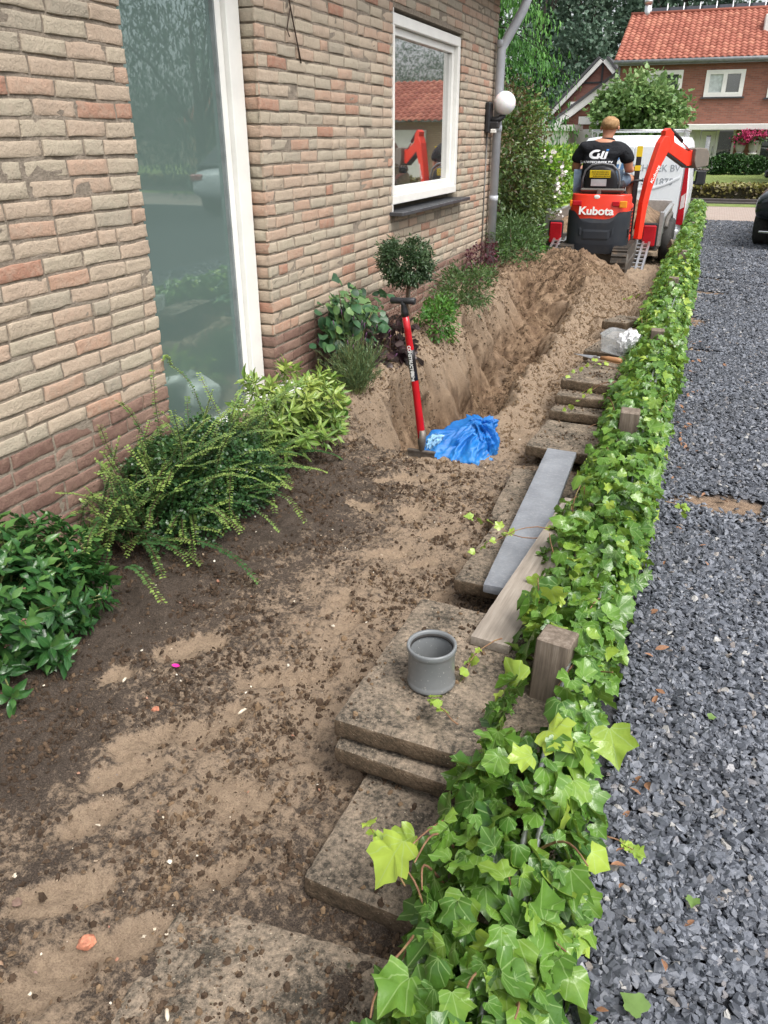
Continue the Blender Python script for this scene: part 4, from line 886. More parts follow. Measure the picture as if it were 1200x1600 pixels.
# topiary ball
c=P(637,408,5.0);tp=empty('ball_topiary',(c.x,5.0,.1),0,'small clipped ball tree on a thin stem behind the shovel','small tree')
bush('','','',(0,0,c.z-.1),(.175,.175,.15),6500,T_ELL,.022,L_box,90,.12,.55,leafname='crown',parent=tp,stem=M_wood,stems=0)
m=MB();m.tube([(0,0,-.1),(.015,.01,.2),(0,0,.45),(.01,0,c.z-.15)],[.014,.012,.012,.014],8)
for i in range(9):
    u=unit(1)[0];m.tube([(.01,0,c.z-.28),(u[0]*.12,u[1]*.12,c.z-.1+u[2]*.08)],[.006,.002],5)
m.build('trunk',M_wood,tp)
m=MB();m.tube([(-.02,0,-.1),(.015,0,.5)],.007,8);m.build('stake',simple('grey_cane',(.2,.17,.13),.8),tp)
bush('green_shrub','bright fresh green bushy plant just behind the shovel handle','plant',(-1.8,5.75,.24),(.15,.25,.16),1300,T_ELL,.034,L_mint,40,.16,zmin=.08)
bush('green_shrub','olive green fine leaved plant between the bright plant and purple one','plant',(-1.88,6.85,.3),(.2,.55,.18),2400,T_LAN,.04,L_grn,50,.16,zmin=.1)
bush('barberry','dark purple barberry at the foot of the brick wall','plant',(-1.98,7.75,.42),(.14,.2,.15),900,T_RND,.022,leafmat('barberry_leaf',(.03,.008,.012),(.09,.02,.035),(.18,.05,.07)),30,.16,zmin=.12)
bush('grey_green_shrub','grey green spiky shrub at the foot of the downpipe','plant',(-1.9,8.75,.42),(.3,.42,.3),2600,T_LAN,.05,L_grn,50,.18,zmin=.1,stem=M_wood)
bush('fern_like_plant','yellow green low plant beside the sand heap','plant',(-2.0,9.7,.28),(.25,.4,.2),500,T_LAN,.09,L_mint,25,.2,zmin=.0)
# ================= mini excavator
def surf(name,c,rough=.3,dirt=.35,dc=(.2,.14,.09),scale=6):
    g=G(name,rough,.5);g.col(g.mix(g.math('MULTIPLY',g.n('MapRange',{'Value':g.noise(scale,6,.75),'From Min':.5,'From Max':.75}).outputs[0],dirt),c+(1,) if len(c)==3 else c,dc));g.rough(g.math('MULTIPLY_ADD',g.noise(scale*2,4),.3,rough-.1));return g.m
M_or=surf('orange_red_paint',(.78,.045,.02),.28,.15);M_cw=surf('charcoal_plastic',(.02,.024,.032),.42,.2,(.12,.1,.08));M_trk=surf('track_rubber',(.05,.042,.035),.85,.9,(.2,.13,.08),12)
M_yel=simple('sticker_yellow',(.75,.55,.02),.5,.03);M_redl=simple('red_lamp_lens',(.45,.01,.02),.2,.1);M_ora=simple('amber_reflector',(.85,.28,.02),.3,.05);M_grim=surf('grimy_steel',(.11,.1,.09),.6,.6,(.2,.15,.1),14);M_chrome=simple('chrome_rod',(.7,.7,.72),.15,.03,metal=1)
EX,EY,EZ=-1.235,10.75,-.02
ex=empty('mini_excavator',(EX,EY,EZ),0,'small orange and black tracked digger with raised arm behind the sand heap','excavator')
for s in (-1,1):
    t=MB();cx=.33*s;pr=[]
    for k in range(9): a=R(90+180*k/8);pr.append((-.58+.15*math.cos(a),.155+.15*math.sin(a)))
    for k in range(9): a=R(-90+180*k/8);pr.append((.52+.15*math.cos(a),.155+.15*math.sin(a)))
    t.prism(pr,cx-.09,cx+.09,'x')
    n=44;per=[];L=0
    pts=pr+[pr[0]];seg=[math.dist(pts[i],pts[i+1]) for i in range(len(pts)-1)];tot=sum(seg)
    for k in range(n):
        q=tot*k/n;i=0
        while q>seg[i]: q-=seg[i];i+=1
        u=q/seg[i];a,b=pts[i],pts[i+1];p=(a[0]+(b[0]-a[0])*u,a[1]+(b[1]-a[1])*u);d=((b[0]-a[0])/seg[i],(b[1]-a[1])/seg[i]);nn=(d[1],-d[0])
        if nn[0]*(p[0]+.03)+nn[1]*(p[1]-.155)<0: nn=(-nn[0],-nn[1])
        c=[(p[0]+d[0]*e*.013+nn[0]*h,p[1]+d[1]*e*.013+nn[1]*h) for e,h in ((-1,-.004),(1,-.004),(.7,.022),(-.7,.022))]
        t.prism(c,cx-.088,cx+.088,'x')
    t.build('track',M_trk,ex)
    w_=MB()
    for y in (-.58,.52): w_.lathe([(.001,0),(.10,0),(.11,.02),(.11,.17),(.10,.19),(.001,.19)],20,Matrix.Translation((cx-.095,y,.155))@Matrix.Rotation(PI/2,4,'Y'))
    w_.box((cx-.093,-.5,.12),(cx+.093,.44,.17),bev=.01);w_.build('track_wheels',M_grim,ex)
m=MB();m.box((-.26,-.3,.1),(.26,.3,.24),bev=.02);m.lathe([(.2,.24),(.22,.27),(.22,.3),(.16,.31)],28);m.tube([(-.2,-.45,.24),(-.27,-.62,.16)],.025,8);m.box((-.16,-.36,.2),(-.1,-.28,.26),bev=.01);m.box((.1,-.36,.2),(.16,-.28,.26),bev=.01);m.build('undercarriage',M_grim,ex)
m=MB();m.prism([(.74,.02),(.8,.0),(.82,.2),(.76,.22)],-.4,.4,'x');m.box((-.3,.3,.1),(-.22,.76,.16));m.box((.22,.3,.1),(.3,.76,.16));m.build('dozer_blade',M_grim,ex)
# body: rounded tail; lower charcoal counterweight, upper red hood
def tail(m,z0,z1,grow=0,nz=10,ytop=0,f=lambda x,z:0):
    secs=[]
    n=48
    V=[]
    for i in range(nz+1):
        t=i/nz
        for k in range(n+1):
            a=PI+PI*k/n;c,s_=math.cos(a),math.sin(a);e=3.4
            x=(.36+grow)*math.copysign(abs(c)**(2/e),c);y=-.18+(.27+grow)*(-abs(s_)**(2/e))
            lo,hi=z0(x),z1(x);z=lo+(hi-lo)*t
            y+=.035*max(0,(z-.62)/.3)**1.5*(1 if y<-.2 else 0)+.02*max(0,(.34-z)/.14);x*=1-.04*max(0,(z-.75)/.2)
            V.append((x,y+f(x,z),z))
    F=[(i*(n+1)+k,i*(n+1)+k+1,(i+1)*(n+1)+k+1,(i+1)*(n+1)+k) for i in range(nz) for k in range(n)]
    # close the top and the bottom
    F.append(tuple(range(n,-1,-1)));F.append(tuple(nz*(n+1)+k for k in range(n+1)))
    F.append((0,n,nz*(n+1)+n,nz*(n+1)));m.add(V,F,None,False)
bl=lambda x:.585+.13*ss_(abs(x),.14,.3)
def ss_(v,a,b): t=min(1,max(0,(v-a)/(b-a)));return t*t*(3-2*t)
m=MB();tail(m,lambda x:.30,lambda x:.90);m.box((-.345,-.2,.3),(.345,.05,.885),bev=.03);m.box((-.34,.0,.3),(.35,.58,.4),bev=.02);m.box((.2,-.1,.4),(.352,.3,.78),bev=.03);m.build('engine_hood',M_or,ex,.012)
m=MB();tail(m,lambda x:.23,lambda x:bl(x),.014,14,0,lambda x,z:(-.006 if (.52>z>.4 and int((z-.4)/.012)%2==0 and abs(x)<.2) else 0));
m.build('counterweight',M_cw,ex)
m=MB();m.box((.366,-.33,.42),(.376,-.2,.52),bev=.004)
for i in range(7): m.box((.353,-.08,.47+i*.04),(.36,.2,.485+i*.04))
m.build('side_grille',M_black,ex)
m=MB();m.box((-.31,-.452,.775),(-.2,-.425,.83),bev=.006);m.build('tail_lamp',M_redl,ex);m=MB();m.box((.16,-.452,.775),(.24,-.425,.83),bev=.006);m.build('tail_lamp',M_redl,ex)
m=MB();m.box((.245,-.45,.76),(.33,-.42,.835),bev=.006);m.build('tail_reflector',M_ora,ex);m=MB();m.box((-.345,-.43,.76),(-.318,-.40,.835),bev=.006);m.build('tail_reflector',M_ora,ex)
o=text('maker_lettering','Kubota',.125,M_wht,ex,(-.02,-.452,.715),(R(90-6),0,0),.003,1.12,.0035)
m=MB();m.ball((0,0,0),.03,8,(1.2,.15,.8));o=m.build('white_emblem',M_wht,ex);o.location=(-.03,-.425,.875)
# seat
g=G('seat_black',.5,.4);g.col((.015,.015,.018)).bump(g.noise(200,3),.002,.4);M_seat=g.m
m=MB();m.box((-.24,-.3,.9),(.24,.1,.95),bev=.02);m.box((-.05,-.36,.86),(.0,-.3,.96),bev=.008);m.box((-.25,-.35,.93),(.27,-.24,.965),bev=.015);m.build('seat_base',M_grim,ex)
m=MB();m.loft([(0,-.06,.95,.24,.23,4),(0,-.06,1.0,.25,.24,4),(0,-.06,1.04,.22,.2,4)],32);m.build('seat_cushion',M_seat,ex)
m=MB();Mb=Matrix.Translation((-.02,-.27,.95))@Matrix.Rotation(R(8),4,'X')
sec=[];hs=[(0,.24),(.05,.25),(.2,.24),(.3,.215),(.38,.17),(.42,.11),(.43,.04)]
m.loft([(0,0,h*.6,w_*.8,.05 if h<.4 else .035,3) for h,w_ in hs],32,Mb);m.build('seat_back',M_seat,ex)
m=MB();arc=[(-.265,0,0),(-.265,0,.2),(-.235,0,.34),(-.15,0,.44),(0,0,.47),(.15,0,.44),(.235,0,.34),(.265,0,.2),(.265,0,0)];m.tube([Mb@Vector((p[0]*.82,p[1],p[2]*.62)) for p in arc],.012,8);m.build('seat_frame',simple('frame_grey',(.16,.16,.17),.35),ex)
m=MB();m.box((-.13,-.063,.145),(.11,-.052,.225),Mb);m.build('warning_label',M_yel,ex)
for i,tx in enumerate(('ZITPLAATS BIJ GEBRUIK','GORDEL ALTIJD DRAGEN','ALTIJD VASTMAKEN')): pass
m=MB()
for i in range(3): 
    for k in range(11): m.box((-.105+i*.008+k*.018,-.066,0.205-i*.024),(-.105+i*.008+k*.018+(.009 if (k*7+i)%3 else .013),-.0632,.213-i*.024),Mb)
m.build('label_print',M_black,ex)
m=MB();m.box((-.11,-.064,.05),(.07,-.052,.125),Mb);m.build('data_plate',simple('plate_grey',(.5,.52,.54),.4),ex)
# boom and arm in a vertical plane swung to the right
bm_=empty('boom_plane',(0.43,.27,0),0,parent=ex);bm_.name='boom_group'
BA=R(-52);bm_.rotation_euler=(0,0,BA+PI/2-PI/2)
# local: y forward along the boom plane; z up.
def plate(pts,hw,name,mat,x=0,par=None):
    m=MB();m.prism(pts,x-hw,x+hw,'x');return m.build(name,mat,par or ex,.006)
Mpl=Matrix.Translation((.44,.30,.03))@Matrix.Rotation(R(-43),4,'Z')@Matrix.Diagonal((.8,.74,.925,1))
def PB(m): 
    m.v=[tuple(Mpl@Vector(v)) for v in m.v];return m
COL.objects.unlink(bm_);bpy.data.objects.remove(bm_)
m=MB();m.prism([(-.04,.33),(.06,.33),(.08,.7),(.13,.95),(.24,1.22),(.39,1.43),(.43,1.52),(.37,1.62),(.27,1.63),(.19,1.54),(.12,1.36),(.03,1.1),(-.03,.8)],-.055,.055,'x');PB(m).build('boom',M_or,ex,.01)
m=MB();m.prism([(.27,1.69),(.36,1.72),(.46,1.66),(.5,1.55),(.85,1.43),(.97,1.42),(1.0,1.35),(.96,1.26),(.86,1.25),(.36,1.44),(.3,1.5)],-.05,.05,'x');m.box((-.055,.9,1.28),(.055,1.0,1.45),bev=.01);PB(m).build('arm',M_or,ex,.01)
m=MB();m.prism([(.36,1.432),(.86,1.24),(.855,1.228),(.355,1.42)],-.05,.05,'x');PB(m).build('arm_underside',M_cw,ex)
m=MB();m.tube([(-.075,.0,.45),(-.075,.12,1.08)],.03,12);m.tube([(.0,.1,1.1),(.0,.26,1.58)],.026,12);m.box((-.09,.42,1.60),(-.06,.5,1.68));m.tube([(.0,.45,1.70),(.0,.72,1.56)],.026,12);PB(m).build('hydraulic_cylinder',M_black,ex)
m=MB();m.tube([(-.075,.12,1.08),(-.075,.16,1.28)],.014,10);m.tube([(0,.14,1.1),(0,.3,1.66)],.012,8);m.tube([(0,.72,1.56),(0,.94,1.43)],.014,10);PB(m).build('piston_rod',M_chrome,ex)
m=MB();m.box((-.03,-.035,.3),(.03,.03,1.42),Matrix.Translation((.33,.42,0)),.008);m.build('boom_guard_post',M_black,ex)
m=MB();m.box((-.033,-.038,1.3),(.033,.033,1.42),Matrix.Translation((.33,.42,0)));m.box((-.033,-.038,1.14),(.033,.033,1.2),Matrix.Translation((.33,.42,0)));m.build('yellow_band',M_yel,ex)
m=MB();m.box((-.058,.66,1.35),(.0,.76,1.42),Matrix.Translation((0,0,0)));PB(m).build('arm_reflector',M_ora,ex)
o=text('maker_lettering','Kubota',.085,M_wht,ex,(0,0,0),(0,0,0),.002,1,.002);o.matrix_local=Mpl@Matrix.Translation((.0575,.16,1.16))@Matrix(((0,0,1,0),(1,0,0,0),(0,1,0,0),(0,0,0,1)))@Matrix.Rotation(R(64),4,'Z')
m=MB();m.prism([(.93,1.47),(1.02,1.48),(1.2,1.47),(1.27,1.4),(1.28,1.25),(1.0,1.22),(.94,1.31)],-.12,.12,'x')
for k in range(4): m.box((-.115+k*.065,1.24,1.19),(-.085+k*.065,1.33,1.215))
PB(m).build('bucket',surf('bucket_steel',(.17,.145,.12),.6,.6,(.3,.24,.18),14),ex,.012)
m=MB()
for s in (-.03,.03): m.prism([(.9,1.46),(.95,1.47),(1.04,1.3),(1.0,1.27),(.93,1.38)],s-.008,s+.008,'x')
PB(m).build('bucket_linkage',M_chrome,ex)
m=MB();m.tube([(.2,.36,.4),(.2,.38,1.12)],.012,8);m.ball((.2,.38,1.14),.025,6);m.tube([(-.2,.36,.4),(-.2,.38,1.12)],.012,8);m.ball((-.2,.38,1.14),.025,6);m.box((-.25,.34,.38),(.25,.44,.9),bev=.03);m.build('control_console',M_black,ex)
m=MB();m.tube([(.2,.3,.95),(.32,.3,1.03),(.42,.34,1.03)],.012,8);m.build('hand_rail',M_black,ex)
# ================= the operator
def skin_mesh(name,nodes,edges,mat,parent,sub=2,root=0):
    me=bpy.data.meshes.new(name);me.from_pydata([n[:3] for n in nodes],edges,[]);me.materials.append(mat)
    o=bpy.data.objects.new(name,me);COL.objects.link(o)
    if parent:o.parent=parent
    s=o.modifiers.new('s','SKIN');s.use_smooth_shade=True
    for i,n in enumerate(nodes):
        v=me.skin_vertices[0].data[i];v.radius=(n[3],n[4] if len(n)>4 else n[3]);v.use_root=(i==root)
    q=o.modifiers.new('u','SUBSURF');q.levels=q.render_levels=sub
    bpy.context.view_layer.update();dg=bpy.context.evaluated_depsgraph_get()
    m2=bpy.data.meshes.new_from_object(o.evaluated_get(dg));o.modifiers.clear();o.data=m2
    m2.polygons.foreach_set('use_smooth',[True]*len(m2.polygons));return o
g=G('skin',.5,.4,Subsurface_Weight=.1);g.col(g.ramp(g.noise(12,4),(.3,(.46,.2,.12)),(.7,(.56,.28,.18))));M_skin=g.m
g=G('black_cotton',.85,.2);g.col(g.ramp(g.noise(7,4),(.3,(.012,.013,.016)),(.7,(.022,.023,.027)))).bump(g.noise(9,4,.6),.05,.8);M_shirt=g.m
g=G('denim',.85,.2);g.col(g.ramp(g.noise(10,5),(.3,(.09,.13,.19)),(.7,(.2,.26,.33))));M_denim=g.m
g=G('blond_hair',.6,.4);g.col(g.ramp(g.noise(40,5),(.3,(.28,.15,.06)),(.7,(.5,.31,.15)))).bump(g.noise(150,3),.01,.8);M_hair=g.m
pe=empty('person',(EX-.09,EY-.02,.965),0,'blond person in black polo and denim shorts sitting on the digger, back turned','person')
# local coords: x right, y forward, z up from the seat
sh_z=.44
N=[(0,0,.06,.15,.12),(0.0,.0,.2,.13,.1),(.01,.02,.34,.15,.105),(.02,.045,.45,.13,.08),(.035,.06,.53,.055,.055),(.045,.075,.585,.052,.052),(.05,.085,.66,.072,.085),(.05,.09,.73,.06,.07),
 (.19,.05,.44,.062),(.245,.08,.3,.052),(.26,.12,.175,.042),(.27,.24,.17,.036),(.27,.33,.19,.026),(.27,.375,.195,.03,.018),
 (-.15,.05,.44,.062),(-.21,.08,.3,.052),(-.235,.12,.175,.042),(-.23,.24,.17,.036),(-.21,.33,.19,.026),(-.2,.375,.195,.03,.018),
 (.11,.08,.04,.095),(.2,.28,.05,.082),(.27,.46,.06,.062),(.28,.47,-.02,.058),(.28,.43,-.2,.056),(.285,.42,-.37,.036),(.285,.42,-.43,.036),(.29,.5,-.455,.036,.022),(.295,.57,-.46,.03,.014),
 (-.11,.08,.04,.095),(-.16,.28,.05,.082),(-.19,.46,.06,.062),(-.19,.47,-.02,.058),(-.19,.43,-.2,.056),(-.19,.42,-.37,.036),(-.19,.42,-.43,.036),(-.19,.5,-.455,.036,.022),(-.19,.57,-.46,.03,.014)]
E_=[(i,i+1) for i in range(7)]+[(3,8)]+[(i,i+1) for i in range(8,13)]+[(3,14)]+[(i,i+1) for i in range(14,19)]+[(0,20)]+[(i,i+1) for i in range(20,28)]+[(0,29)]+[(i,i+1) for i in range(29,37)]
body=skin_mesh('body',N,E_,M_skin,pe,2)
# fingers, ears, nose joined to the one body mesh
fm=MB()
for s,h in ((1,Vector((.27,.385,.195))),(-1,Vector((-.2,.385,.195)))):
    for k,(dx,L) in enumerate(((-.024,.062),(-.008,.07),(.008,.066),(.023,.052))):
        fm.tube([h+Vector((dx,0,.003)),h+Vector((dx,L*.45,.006)),h+Vector((dx,L*.75,-.018)),h+Vector((dx,L*.6,-.04))],[.009,.0085,.008,.006],7)
    fm.tube([h+Vector((-s*.025,-.03,-.005)),h+Vector((-s*.045,.0,-.015)),h+Vector((-s*.035,.025,-.03))],[.011,.01,.007],7)
fm.ball((.128,.08,.655),.03,8,(.35,.7,1));fm.ball((-.028,.08,.655),.03,8,(.35,.7,1));fm.tube([(.05,.165,.68),(.05,.19,.65),(.05,.165,.64)],[.01,.016,.01],8)
fm.tube([(.03,.163,.612),(.05,.17,.61),(.07,.163,.612)],[.004,.007,.004],6);fm.ball((.027,.158,.68),.011,6);fm.ball((.073,.158,.68),.011,6)
import bmesh
b2=bmesh.new();b2.from_mesh(body.data);tmp=fm.build('t',M_skin);b2.from_mesh(tmp.data);b2.to_mesh(body.data);b2.free();bpy.data.objects.remove(tmp);body.data.polygons.foreach_set('use_smooth',[True]*len(body.data.polygons))
S=[(0,.0,.02,.185,.15),(0,.0,.12,.175,.14),(0.0,.0,.22,.17,.13),(.01,.02,.34,.185,.13),(.02,.04,.44,.15,.1),(.033,.055,.505,.075,.07),
 (.185,.05,.43,.085),(.235,.07,.33,.078),(.255,.09,.25,.07),(-.15,.05,.43,.085),(-.205,.07,.33,.078),(-.225,.09,.25,.07)]
skin_mesh('polo_shirt',S,[(0,1),(1,2),(2,3),(3,4),(4,5),(4,6),(6,7),(7,8),(4,9),(9,10),(10,11)],M_shirt,pe,2)
m=MB();m.lathe([(.068,0),(.075,.02),(.066,.035),(.06,.03)],24,Matrix.Translation((.038,.06,.5))@Matrix.Rotation(R(-12),4,'X'));m.build('collar',M_shirt,pe)
D=[(0,.02,.05,.17,.14),(.11,.1,.045,.125),(.18,.24,.05,.11),(.225,.36,.055,.098),(-.11,.1,.045,.125),(-.15,.24,.05,.11),(-.17,.36,.055,.098)]
skin_mesh('denim_shorts',D,[(0,1),(1,2),(2,3),(0,4),(4,5),(5,6)],M_denim,pe,2)
H=MB();H.ball((.05,.07,.7),.09,14,(.88,1.05,.98));v=np.array(H.v);v=v+(.012*fbm(v[:,0]*40,v[:,1]*40,v[:,2]*40,3,2))[:,None]*(v-np.array([.05,.07,.7]))/.09
k=(v[:,1]>.12)&(v[:,2]<.72);v[k]=v[k]*[1,0,1]+[0,.1,0]
k=v[:,2]<.645;v[k,2]=.645-(.645-v[k,2])*.35
H.v=[tuple(q) for q in v];H.build('hair',M_hair,pe)
for s in (.29,-.19):
    m=MB();m.loft([(s,.48,-.487,.05,.13,2.6),(s,.48,-.47,.05,.13,2.6)],24);m.tube([(s-.035,.5,-.465),(s,.53,-.43),(s+.035,.5,-.465)],.006,6);m.build('flip_flop',simple('sandal_dark',(.06,.03,.03),.6),pe)
# back print, set just proud of the cloth
from mathutils.bvhtree import BVHTree
def ray_back(o,x,z):
    loc,n,i,d=BV.ray_cast(Vector((x,-2,z)),Vector((0,1,0)));return loc.y if loc else -.15
shirt=[c for c in pe.children if c.name.startswith('polo')][0]
BV=BVHTree.FromPolygons([v.co for v in shirt.data.vertices],[tuple(p.vertices) for p in shirt.data.polygons])
def on_back(o):
    me=o.data;bpy.context.view_layer.update()
    for v_ in me.vertices:
        p=o.matrix_local@v_.co;p.y=ray_back(shirt,p.x,p.z)-.004-(p.y*0);v_.co=p
    o.matrix_local=Matrix.Identity(4)
M_print=simple('shirt_print',(.75,.76,.78),.6,.02);M_blu=simple('print_blue',(.03,.2,.6),.6)
def flat_ring(m,cx,cz,r0,r1,a0,a1,n=22,sh=.0):
    V=[];
    for k in range(n+1):
        a=R(a0+(a1-a0)*k/n)
        for r in (r0,r1): V.append((cx+r*math.cos(a)+sh*r*math.sin(a),-.2,cz+r*math.sin(a)*.85))
    m.add(V,[(2*k,2*k+1,2*k+3,2*k+2) for k in range(n)])
def bar(m,x0,x1,z0,z1,sh=.12,n=6):
    V=[];
    for k in range(n+1):
        z=z0+(z1-z0)*k/n
        for x in (x0,x1): V.append((x+sh*(z-z0),-.2,z))
    m.add(V,[(2*k,2*k+1,2*k+3,2*k+2) for k in range(n)])
m=MB();flat_ring(m,-.035,.36,.032,.062,60,330,22,.15);bar(m,-.03,-.008,.31,.37,.2);bar(m,.005,.027,.31,.395,.2);bar(m,.038,.06,.31,.39,.2);bar(m,-.04,.055,.306,.318,0)
o=m.build('back_emblem',M_print,pe);on_back(o)
m=MB();bar(m,.055,.078,.402,.418,.2,2);o=m.build('back_emblem_accent',M_blu,pe);on_back(o)
o=text('back_lettering','BOUWTECHNIEK BV',.033,M_print,pe,(-.03,-.2,.27),(PI/2,0,0),0,1.0,.0012);on_back(o)
pe.scale=(1.3,1.12,.97)
# ================= trailer
M_board=surf('trailer_board',(.32,.32,.31),.5,.4);
tr_=empty('tipper_trailer',(-1.32,11.75,-.14),0,'galvanised tandem trailer loaded with sand behind the digger, ramps down','trailer')
W2=.76
m=MB();m.box((-W2,0,.36),(W2,2.6,.42));m.box((-W2,0,.26),(-W2+.08,2.6,.36));m.box((W2-.08,0,.26),(W2,2.6,.36));m.box((-W2,-.02,.24),(W2,.06,.36),bev=.01);m.box((-.06,2.5,.28),(.06,3.5,.36));m.build('chassis',M_grim,tr_)
m=MB()
for s in (-1,1): m.box((s*W2-.02,0,.42),(s*W2+.02,2.6,.66),bev=.006);m.box((s*W2-.035,0,.64),(s*W2+.035,2.62,.68),bev=.008)
m.box((-W2,2.58,.42),(W2,2.62,.72),bev=.006)
for s in (-1,1):m.box((s*W2-.03,-.03,.3),(s*W2+.03,.03,.74),bev=.008)
m.build('side_boards',M_alu,tr_)
for s in (-1,1):
    m=MB();x=s*(W2-.13);m.box((x-.1,-.06,.26),(x+.1,-.02,.6),bev=.02);m.build('lamp_housing',M_black,tr_)
    m=MB();m.box((x-.085,-.085,.3),(x+.085,-.055,.57),bev=.02);m.build('rear_lamp',M_redl,tr_)
    for y in (.75,1.4):
        m=MB();Mw=Matrix.Translation((s*(W2+.06)-.08*(s<0)-.0,y,.28))@Matrix.Rotation(PI/2,4,'Y');m.lathe([(.15,-.07),(.24,-.075),(.27,-.05),(.275,0),(.27,.05),(.24,.075),(.15,.07)],28,Mw);t=m.build('tyre',M_rubber,tr_)
        m=MB();m.lathe([(.001,.03),(.05,.05),(.06,.03),(.13,.02),(.15,.07),(.15,-.07),(.001,-.05)],24,Mw);m.build('rim',M_alu,tr_)
for s in (-1,1):
    m=MB();m.tube([(s*(W2+.05),.4,.5),(s*(W2+.05),.55,.6),(s*(W2+.05),1.6,.6),(s*(W2+.05),1.75,.5)],.03,8);m.build('mudguard',M_grim,tr_)
for x in (-.52,.52):
    m=MB();
    for k in (-.13,-.05,.03,.11): m.box((x+k,-1.1,-.02),(x+k+.03,.0,.03),Matrix.Translation((0,0,.36))@Matrix.Rotation(R(17),4,'X')@Matrix.Translation((0,0,0)),.004)
    for k in range(9): m.box((x-.13,-1.08+k*.12,-.012),(x+.14,-1.05+k*.12,.01),Matrix.Translation((0,0,.36))@Matrix.Rotation(R(17),4,'X'))
    m.build('loading_ramp',M_alu,tr_)
# its load
n=60;A,B=np.meshgrid(np.linspace(0,1,n),np.linspace(0,1,n),indexing='ij');xx=(A-.5)*1.46;yy=B*2.4+.12
e=np.minimum(np.minimum(A,1-A)*4,np.minimum(B,1-B)*4);zz_=.42+.36*np.clip(e,0,1)**.7*(.8+.35*fbm(xx*3,yy*3,0,4,66))+.1*np.exp(-((xx-.1)**2+(yy-.9)**2)/.2)
r=np.arange((n-1)*(n-1));q=(r//(n-1))*n+r%(n-1)
o=mesh_np('sand_load',np.stack([xx,yy,zz_],-1).reshape(-1,3),np.stack([q,q+1,q+n+1,q+n],1)[:,::-1],M_soil,None,True,{'soil':np.tile([.9,.2,.9],(n*n,1))});o.location=tr_.location;tag(o,'heap of brown sand loaded on the trailer between the boards','sand heap')
# ================= white van
M_van=surf('white_van_paint',(.82,.85,.89),.22,.04,(.5,.48,.44),3);M_vglass=simple('dark_glass',(.02,.025,.03),.08,.1)
vx0,vx1,vy,vz=-2.28,-.36,15.2,-.36
vn_=empty('white_van',((vx0+vx1)/2,vy,vz),0,'white work van parked beyond the trailer, closed rear doors with grey lettering','van')
hw=(vx1-vx0)/2;VH=1.86;VL=4.6
def vsec(y,hw_,z0,h,roof=.09):
    # half profile: sill, waist, shoulder, roof
    pr=[(hw_*.93,z0),(hw_*.99,z0+.12),(hw_*1.0,z0+.45*(h-z0)),(hw_*.985,z0+.58*(h-z0)),(hw_*.93,h-.22),(hw_*.9,h-.09),(hw_*.84,h-.02),(hw_*.5,h+.015),(0,h+.02)]
    full=pr+[(-x,z) for x,z in pr[::-1][1:]];return [(x,y,z) for x,z in full]
m=MB();secs=[vsec(0.0,hw*.96,.3,VH-.05),vsec(.06,hw*.99,.26,VH),vsec(.3,hw,.24,VH+.01),vsec(2.9,hw,.24,VH+.01),vsec(3.35,hw*.97,.24,VH-.25),vsec(3.9,hw*.96,.24,1.15),vsec(4.5,hw*.93,.26,.95),vsec(4.6,hw*.85,.3,.7)]
n=len(secs[0]);m.add([p for s in secs for p in s],[(i*n+k,i*n+(k+1)%n,(i+1)*n+(k+1)%n,(i+1)*n+k) for i in range(len(secs)-1) for k in range(n)]+[tuple(range(n))[::-1],tuple((len(secs)-1)*n+k for k in range(n))],None,True);m.build('body',M_van,vn_,0)
m=MB()
def door(x0,x1,z0,z1): m.box((x0,-.018,z0),(x1,.0,z1),bev=.012)
door(-hw*.86,-.006,.42,VH-.14);door(.006,hw*.86,.42,VH-.14);m.build('rear_doors',M_van,vn_,.006)
m=MB();V=[];k=14
for i in range(k+1):
    t=i/k;x=.03+t*(hw*.83-.03);z=1.02+.22*t**2.2;V+=[(x,-.0185,z-.02),(x,-.034,z+.0),(x,-.0185,z+.045)]
m.add(V,[(3*i,3*i+1,3*i+4,3*i+3) for i in range(k)]+[(3*i+1,3*i+2,3*i+5,3*i+4) for i in range(k)],None,True)
V=[(-x,y,z) for x,y,z in V];m.add(V,[(3*i,3*i+1,3*i+4,3*i+3) for i in range(k)]+[(3*i+1,3*i+2,3*i+5,3*i+4) for i in range(k)],None,True)
m.box((.02,-.026,.55),(hw*.84,-.0185,.565));m.box((-hw*.84,-.026,.55),(-.02,-.0185,.565));m.build('door_crease',M_van,vn_)
m=MB();m.box((.28,-.04,.80),(.48,-.02,.835),bev=.008);m.box((.6,-.03,.5),(.72,-.02,.54),bev=.01);m.box((.26,-.03,1.08),(.28,-.02,1.14));m.build('door_handle',M_black,vn_)
m=MB();m.box((-hw*.95,-.08,.22),(hw*.95,.02,.42),bev=.03);m.build('rear_bumper',M_van,vn_)
